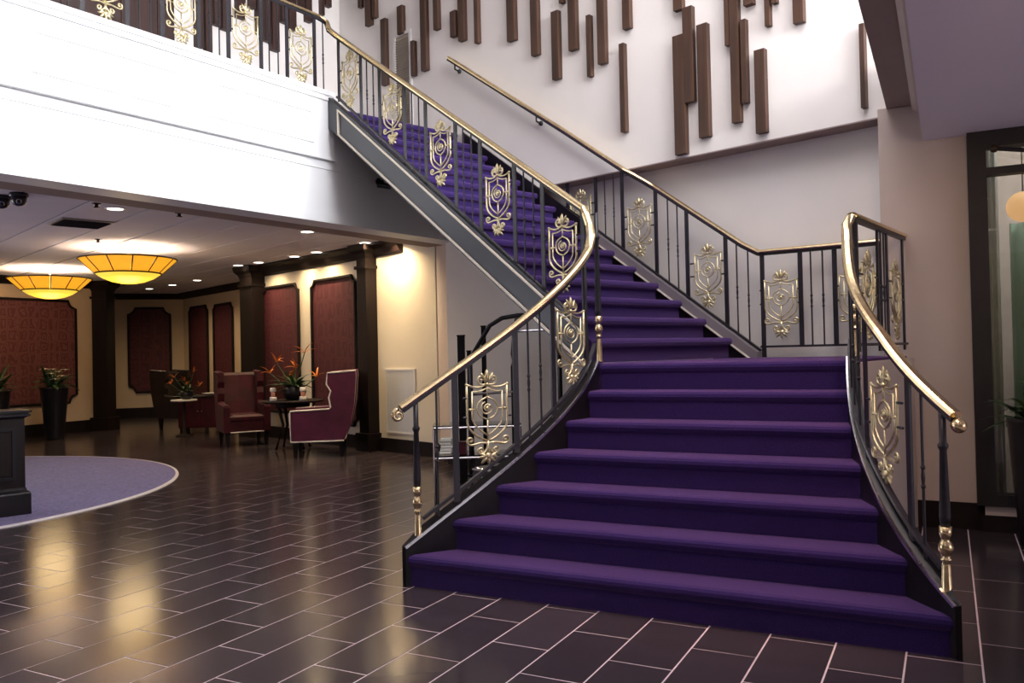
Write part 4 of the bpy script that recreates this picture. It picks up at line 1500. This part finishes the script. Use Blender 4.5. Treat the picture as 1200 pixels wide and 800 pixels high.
# ---- planters
def leaf_mesh(L_, w, m, bend=0.3):
    mbx = MB()
    n = 6
    lft, rgt = [], []
    for i in range(n + 1):
        t_ = i / n
        ww = w * math.sin(pi * min(1, 0.12 + t_ * 0.88)) ** 0.8
        z = L_ * t_ * (1 - 0.25 * bend * t_)
        y = bend * L_ * t_ * t_
        lft.append((-ww, y + 0.25 * ww, z))
        rgt.append((ww, y + 0.25 * ww, z))
    mid = [(0, bend * L_ * (i / n) ** 2, L_ * (i / n) * (1 - 0.25 * bend * i / n)) for i in range(n + 1)]
    low = [(0, bend * L_ * (i / n) ** 2 - 0.004, L_ * (i / n) * (1 - 0.25 * bend * i / n) - 0.002) for i in range(n + 1)]
    mbx.loft([[a, b, c, d] for a, b, c, d in zip(lft, mid, rgt, low)])
    return mbx.mesh('leaf', m, True)


LEAVES = [leaf_mesh(0.42, 0.035, M['leaf'], 0.5), leaf_mesh(0.32, 0.04, M['leaf'], 0.9), leaf_mesh(0.26, 0.032, M['leaf_light'], 0.7)]
PETAL = leaf_mesh(0.10, 0.022, M['petal_white'], 0.8)


def planter(p, h, r, label, nleaf, spread, flowers, seed, lh=1.0):
    rnd = random.Random(seed)
    t = thing('potted_plant', (p.x, p.y, 0), label, 'plant')
    MB().lathe([(r * 0.62, 0.0), (r * 0.66, 0.03), (r, h - 0.05), (r * 1.04, h - 0.03), (r * 1.04, h), (r * 0.9, h), (r * 0.88, h - 0.06), (0.01, h - 0.06)], 24).build('pot', M['pot_black'], t, True)
    for k in range(nleaf):
        me = LEAVES[rnd.choice((0, 0, 1, 1, 2))]
        a = rnd.uniform(0, 2 * pi)
        o = inst(me, 'leaf', t, (rnd.uniform(-0.4, 0.4) * r, rnd.uniform(-0.4, 0.4) * r, h - 0.05 + rnd.uniform(0, 0.12)), 0)
        o.rotation_euler = (-rnd.uniform(0.05, spread), 0, a)
        sc = rnd.uniform(0.75, 1.3) * lh
        o.scale = (sc, sc, sc)
    for k in range(flowers):
        a, tz = rnd.uniform(0, 2 * pi), rnd.uniform(0.12, 0.4) * lh
        rr = rnd.uniform(0.02, 0.2) * lh
        fl = MB()
        fl.tube([(0, 0, h - 0.05), (rr * 0.5 * math.cos(a), rr * 0.5 * math.sin(a), h + tz * 0.6), (rr * math.cos(a), rr * math.sin(a), h + tz)], 0.005, 5)
        st_ = fl.build('flower', M['leaf_light'], t)
        for j in range(5):
            o = inst(PETAL, 'petal', st_, (rr * math.cos(a), rr * math.sin(a), h + tz), 0)
            o.rotation_euler = (-0.9, 0, 2 * pi * j / 5)
    return t


def floor_at(x, Y):
    d = ray(x, 430)
    return Vector((d.x / d.y * Y, Y, 0))


planter(floor_at(63, 16.2), 1.02, 0.25, 'tall black planter of pale flowers before the damask panel', 46, 1.0, 9, 3, 1.0)
planter(floor_at(-6, 15.6), 1.0, 0.25, 'black planter with green leaves cut by the left picture edge', 34, 0.9, 3, 5, 1.0)
planter(SN(0.535, 7.08), 0.94, 0.165, 'tall black planter with dark leaves before the glazed screen', 40, 1.0, 0, 8, 0.75)


# ---- wing armchairs
def wing_profile():
    return [(0.46, 0.24), (0.47, 0.66), (0.46, 0.695), (-0.10, 0.715), (-0.125, 0.74), (-0.10, 0.88), (-0.13, 0.98), (-0.07, 1.08), (-0.085, 1.25), (-0.50, 1.275), (-0.505, 1.19), (-0.475, 0.80), (-0.41, 0.48), (-0.31, 0.24)]


def armchair(p, rz, label, m, pip, group='wing armchairs round the lobby table'):
    t = thing('wing_armchair', (p.x, p.y, 0), label, 'armchair', group, rz)
    W_ = 0.78
    pr_ = wing_profile()
    for sy in (-1, 1):
        y0, y1 = sy * (W_ / 2), sy * (W_ / 2 - 0.11)
        MB().loft([[(x, y0, z) for x, z in pr_], [(x, (y0 + y1) / 2, z + (0.012 if z > 0.3 else 0)) for x, z in pr_], [(x, y1, z) for x, z in pr_]]).build('side_wing', m, t)
        for yy in (y0,):
            path = [Vector((x, yy, z)) for x, z in pr_]
            if pip:
                MB().tube([path[13]] + path[:10], 0.0115, 6, Vector((0, 1, 0))).build('piping', M['piping'], t)
    MB().tube([(0.452, -W_ / 2 + 0.115, 0.243), (0.452, W_ / 2 - 0.115, 0.243)], 0.010, 6).build('front_piping', M['piping'], t)
    ins = W_ / 2 - 0.112
    rings = []
    for x0, x1, z in ((-0.32, -0.16, 0.44), (-0.38, -0.21, 0.75), (-0.44, -0.28, 1.05), (-0.47, -0.31, 1.20), (-0.45, -0.35, 1.245)):
        rings.append([(x0, -ins, z), (x1 - 0.0, -ins, z), (x1 - 0.03, 0, z), (x1, ins, z), (x0, ins, z)])
    MB().loft(rings).build('backrest', m, t)
    MB().box((0.06, 0, 0.33), (0.76, 2 * ins, 0.18)).build('seat_base', m, t)
    MB().loft([[(sx * (0.335 - e) + 0.12, sy * (ins - e), z) for sx, sy in ((-1, -1), (1, -1), (1, 1), (-1, 1))] for e, z in ((0.02, 0.421), (0.0, 0.45), (0.0, 0.50), (0.05, 0.535))]).build('seat_cushion', m, t)
    lg = MB().loft([[(sx * e, sy * e, z) for sx, sy in ((-1, -1), (1, -1), (1, 1), (-1, 1))] for e, z in ((0.024, 0.0), (0.04, 0.24))]).mesh('leg', M['black_gloss'])
    for lx, ly in ((0.40, -0.32), (0.40, 0.32), (-0.27, -0.32), (-0.27, 0.32)):
        inst(lg, 'leg', t, (lx, ly, 0))
    return t


armchair(floor_at(379, 12.75), math.radians(180 + 8), 'burgundy velvet wing armchair with white piping, turned side-on', M['velvet'], True)
armchair(floor_at(283, 14.6), math.radians(-62), 'dark red velvet wing armchair facing the viewer left of the flower table', M['velvet_red'], False)
armchair(floor_at(212, 18.2), math.radians(-20), 'black leather wing armchair in the dim far corner', M['black_leather'], False)


# ---- round table with flowers
def round_table(p, r, h, label):
    t = thing('round_table', (p.x, p.y, 0), label, 'table')
    MB().lathe([(0.01, h - 0.035), (r - 0.02, h - 0.035), (r, h - 0.02), (r, h - 0.006), (r - 0.01, h), (0.01, h)], 36).build('table_top', M['dark_wood'], t, True)
    MB().lathe([(r * 0.55, h - 0.11), (r * 0.55, h - 0.036), (0.01, h - 0.036), (0.01, h - 0.11)], 24).build('apron', M['dark_wood'], t, True)
    for k in range(4):
        a = pi / 4 + k * pi / 2
        MB().tube([(r * 0.5 * math.cos(a), r * 0.5 * math.sin(a), h - 0.10), (r * 0.35 * math.cos(a), r * 0.35 * math.sin(a), h * 0.5), (r * 0.62 * math.cos(a), r * 0.62 * math.sin(a), 0.02)], 0.028, 8, taper=[1.1, 0.8, 0.8]).build('leg', M['dark_wood'], t, True)
    return t


TP = floor_at(342, 13.55)
TH = 0.80
round_table(TP, 0.50, TH, 'dark round wooden table between the two red armchairs')
STRE = leaf_mesh(0.20, 0.018, M['petal_orange'], 0.5)


def bouquet(p, z, label, seed, sc=1.0, n_l=38, n_f=6):
    rnd = random.Random(seed)
    t = thing('flower_vase', (p.x, p.y, z), label, 'vase')
    MB().lathe([(0.10 * sc, 0), (0.15 * sc, 0.02), (0.19 * sc, 0.12 * sc), (0.18 * sc, 0.2 * sc), (0.15 * sc, 0.24 * sc), (0.14 * sc, 0.24 * sc), (0.13 * sc, 0.20 * sc), (0.01, 0.18 * sc)], 20).build('vase', M['pot_black'], t, True)
    for k in range(n_l):
        o = inst(LEAVES[rnd.choice((0, 1, 2))], 'leaf', t, (rnd.uniform(-.08, .08) * sc, rnd.uniform(-.08, .08) * sc, 0.19 * sc))
        o.rotation_euler = (-rnd.uniform(0.1, 1.0), 0, rnd.uniform(0, 2 * pi))
        k_ = rnd.uniform(0.8, 1.25) * sc
        o.scale = (k_, k_, k_)
    spots = [(-0.42, 0.44), (-0.30, 0.62), (0.0, 0.52), (0.20, 0.76), (0.34, 0.36), (-0.02, 0.40)]
    for k in range(n_f):
        hx, hz = spots[k % 6]
        hx, hz = hx * sc, hz * sc
        hy = rnd.uniform(-0.12, 0.12) * sc
        f_ = MB().tube([(0, 0, 0.18 * sc), (hx * 0.5, hy * 0.5, hz * 0.62), (hx, hy, hz)], 0.008, 5).build('stem', M['leaf'], t)
        for j in range(4):
            o = inst(STRE, 'petal', f_, (hx, hy, hz))
            o.rotation_euler = (-0.2 - 0.28 * j, 0, rnd.uniform(0, 2 * pi))
            o.scale = (sc * 1.1, sc * 1.1, sc * 1.1)
    return t


bouquet(TP + Vector((0.02, 0.05, 0)), TH, 'black vase of orange bird of paradise flowers on the round table', 4)
for dx, dy, lab in ((-0.25, -0.22, 'white candle stand left of the flower vase on the round table'), (0.23, -0.24, 'white candle stand right of the flower vase on the round table')):
    t = thing('candle_stand', (TP.x + dx, TP.y + dy, TH), lab, 'candle stand', 'candle stands on the round table')
    MB().lathe([(0.055, 0.0), (0.055, 0.06), (0.05, 0.066), (0.01, 0.066)], 14).build('foot', M['white_plastic'], t, True)
    MB().lathe([(0.03, 0.066), (0.034, 0.14), (0.03, 0.15), (0.01, 0.15)], 12).build('candle', M['candle'], t, True)
    MB().lathe([(0.045, 0.15), (0.05, 0.16), (0.045, 0.21), (0.02, 0.215), (0.01, 0.15)], 12).build('shade', M['white_plastic'], t, True)

# ---- far corner: low cabinet with tray, bowl and flowers
cp_ = floor_at(238, 17.0)
cb = thing('low_cabinet', (cp_.x, cp_.y, 0), 'low dark red cabinet in the dim far corner', 'cabinet', rz=0.05)
MB().box((0, 0, 0.42), (0.86, 0.5, 0.60)).build('body', M['velvet_red'], cb)
MB().box((0, 0, 0.735), (0.94, 0.56, 0.03)).build('top', M['dark_wood'], cb)
for sx in (-1, 1):
    d_ = MB().box((sx * 0.21, -0.255, 0.42), (0.40, 0.012, 0.54)).build('door', M['velvet_red'], cb)
    MB().ball((sx * 0.04, -0.27, 0.45), 0.014, 8, 6).build('knob', M['brass'], d_)
for sx in (-1, 1):
    for sy in (-1, 1):
        MB().box((sx * 0.38, sy * 0.2, 0.06), (0.05, 0.05, 0.12)).build('leg', M['dark_wood'], cb)
t = thing('bowl', (cp_.x + 0.16, cp_.y - 0.06, 0.75), 'shallow white bowl on the low dark cabinet', 'bowl')
MB().lathe([(0.05, 0.0), (0.08, 0.01), (0.15, 0.045), (0.16, 0.06), (0.145, 0.06), (0.08, 0.02), (0.01, 0.015)], 20).build('dish', M['white_plastic'], t, True)
st2 = floor_at(215, 16.35)
t = thing('side_table', (st2.x, st2.y, 0), 'small dark side table beside the low cabinet', 'table')
MB().lathe([(0.01, 0.68), (0.24, 0.68), (0.25, 0.70), (0.24, 0.715), (0.01, 0.715)], 24).build('table_top', M['white_plastic'], t, True)
MB().lathe([(0.17, 0.0), (0.17, 0.02), (0.03, 0.05), (0.025, 0.68), (0.01, 0.68)], 16).build('pedestal', M['dark_wood'], t, True)
bouquet(Vector((st2.x + 0.05, st2.y, 0)), 0.715, 'dark vase of orange and white flowers in the dim far corner', 9, 0.7, 16, 6)


# ---- luggage cart and bits stored behind the curved railing
def luggage_cart(p, rz, label):
    t = thing('luggage_cart', (p.x, p.y, 0), label, 'luggage cart', rz=rz)
    L_, W_ = 0.58, 0.30
    MB().box((0, 0, 0.24), (2 * L_, 2 * W_, 0.05)).build('deck', M['black_gloss'], t)
    MB().tube([(-L_, -W_, 0.28), (L_, -W_, 0.28), (L_, W_, 0.28), (-L_, W_, 0.28), (-L_, -W_, 0.28)], 0.018, 8).build('deck_rail', M['chrome'], t)
    for sx in (-1, 1):
        path = [(sx * L_, -W_, 0.26), (sx * L_, -W_, 1.25), (sx * L_ * 0.97, -W_ * 0.95, 1.38), (sx * L_ * 0.72, -W_ * 0.6, 1.66), (sx * L_ * 0.55, -W_ * 0.35, 1.73), (sx * L_ * 0.3, -W_ * 0.1, 1.75), (0, 0, 1.75)]
        MB().tube(path, 0.022, 10).build('arch_tube', M['iron'], t, True)
        path2 = [(x, -y, z) for x, y, z in path]
        MB().tube(path2, 0.022, 10).build('arch_tube', M['iron'], t, True)
        MB().tube([(sx * L_, -W_, 1.0), (sx * L_, W_, 1.0)], 0.013, 8).build('push_bar', M['chrome'], t)
    MB().tube([(-L_ * 0.60, 0.0, 1.60), (L_ * 0.60, 0.0, 1.60)], 0.013, 8).build('hanging_bar', M['chrome'], t)
    for sx in (-1, 1):
        for sy in (-1, 1):
            MB().tube([(sx * (L_ - 0.1), sy * (W_ - 0.08) - 0.02, 0.10), (sx * (L_ - 0.1), sy * (W_ - 0.08) + 0.02, 0.10)], 0.10, 16).build('wheel', M['camera_black'], t)
            MB().box((sx * (L_ - 0.1), sy * (W_ - 0.08), 0.17), (0.05, 0.06, 0.10)).build('caster_fork', M['chrome'], t)
    return t


lc = luggage_cart(Vector((0.22, 8.42, 0)), math.radians(-44), 'black arched luggage cart parked under the stairs behind the curved railing')
lc.scale = (1.05, 1.05, 1.07)
# glass-topped chrome console behind the lower railing
cp2 = floor_at(575, 7.9)
t = thing('console_table', (cp2.x - 0.12, cp2.y - 0.55, 0), 'chrome framed glass console table behind the curved railing', 'table', rz=math.radians(4))
cwid, cdep, chei = 0.74, 0.34, 0.86
for sx in (-1, 1):
    for sy in (-1, 1):
        MB().tube([(sx * cwid / 2, sy * cdep / 2, 0.0), (sx * cwid / 2, sy * cdep / 2, chei)], 0.013, 8).build('leg', M['chrome'], t)
for z in (chei, 0.60):
    MB().tube([(-cwid / 2, -cdep / 2, z), (cwid / 2, -cdep / 2, z), (cwid / 2, cdep / 2, z), (-cwid / 2, cdep / 2, z), (-cwid / 2, -cdep / 2, z)], 0.011, 8).build('frame_tube', M['chrome'], t)
    MB().box((0, 0, z + 0.016), (cwid + 0.02, cdep + 0.02, 0.010)).build('glass_shelf', M['clear'], t)
ctx = (cp2.x - 0.12, cp2.y - 0.55)
for k, (dx, dz, w, h, m, lab) in enumerate(((-0.27, 0.622, 0.10, 0.14, 'paper', 'stack of cream leaflets on the lower glass shelf'), (-0.14, 0.622, 0.09, 0.10, 'velvet_red', 'small dark red box beside the leaflets on the glass shelf'))):
    tt_ = thing('leaflet_stack' if k == 0 else 'small_box', (ctx[0] + dx, ctx[1], dz), lab, 'leaflets' if k == 0 else 'box')
    if k == 0:
        for j in range(5):
            MB().box((0, 0, 0.014 + j * 0.026), (w, 0.14, 0.02), rz=0.08 * (j % 3 - 1)).build('leaflet', M[m], tt_)
    else:
        MB().box((0, 0, h * 0.4), (w, 0.12, h * 0.8)).build('body', M[m], tt_)
        MB().box((0, 0, h * 0.9), (w + 0.006, 0.126, h * 0.2)).build('lid', M[m], tt_)


# tall narrow black cases standing against the wall under the stairs
def case(x, Y, w, ztop, label):
    p = floor_at(x, Y)
    t = thing('display_post', (p.x, p.y, 0), label, 'post', 'black posts stored under the stairs')
    MB().box((0, 0, 0.02), (w + 0.06, 0.2, 0.04)).build('foot', M['black_gloss'], t)
    MB().box((0, 0, 0.04 + (ztop - 0.04) / 2), (w, 0.10, ztop - 0.04)).build('shaft', M['black_gloss'], t)
    MB().box((0, 0, ztop + 0.008), (w + 0.012, 0.112, 0.016)).build('cap', M['black_gloss'], t)
    return t


def ztop_at(x, y, Y):
    d = ray(x, y)
    return EYE + d.z / d.y * Y


case(541, 9.7, 0.085, ztop_at(541, 394, 9.7), 'taller wide black post left of the luggage cart')
case(550, 10.1, 0.05, ztop_at(548, 412, 10.1), 'shorter black post right beside the wide black post')
case(567.5, 9.9, 0.055, ztop_at(567, 383, 9.9), 'slim tall black post nearest the luggage cart arch')
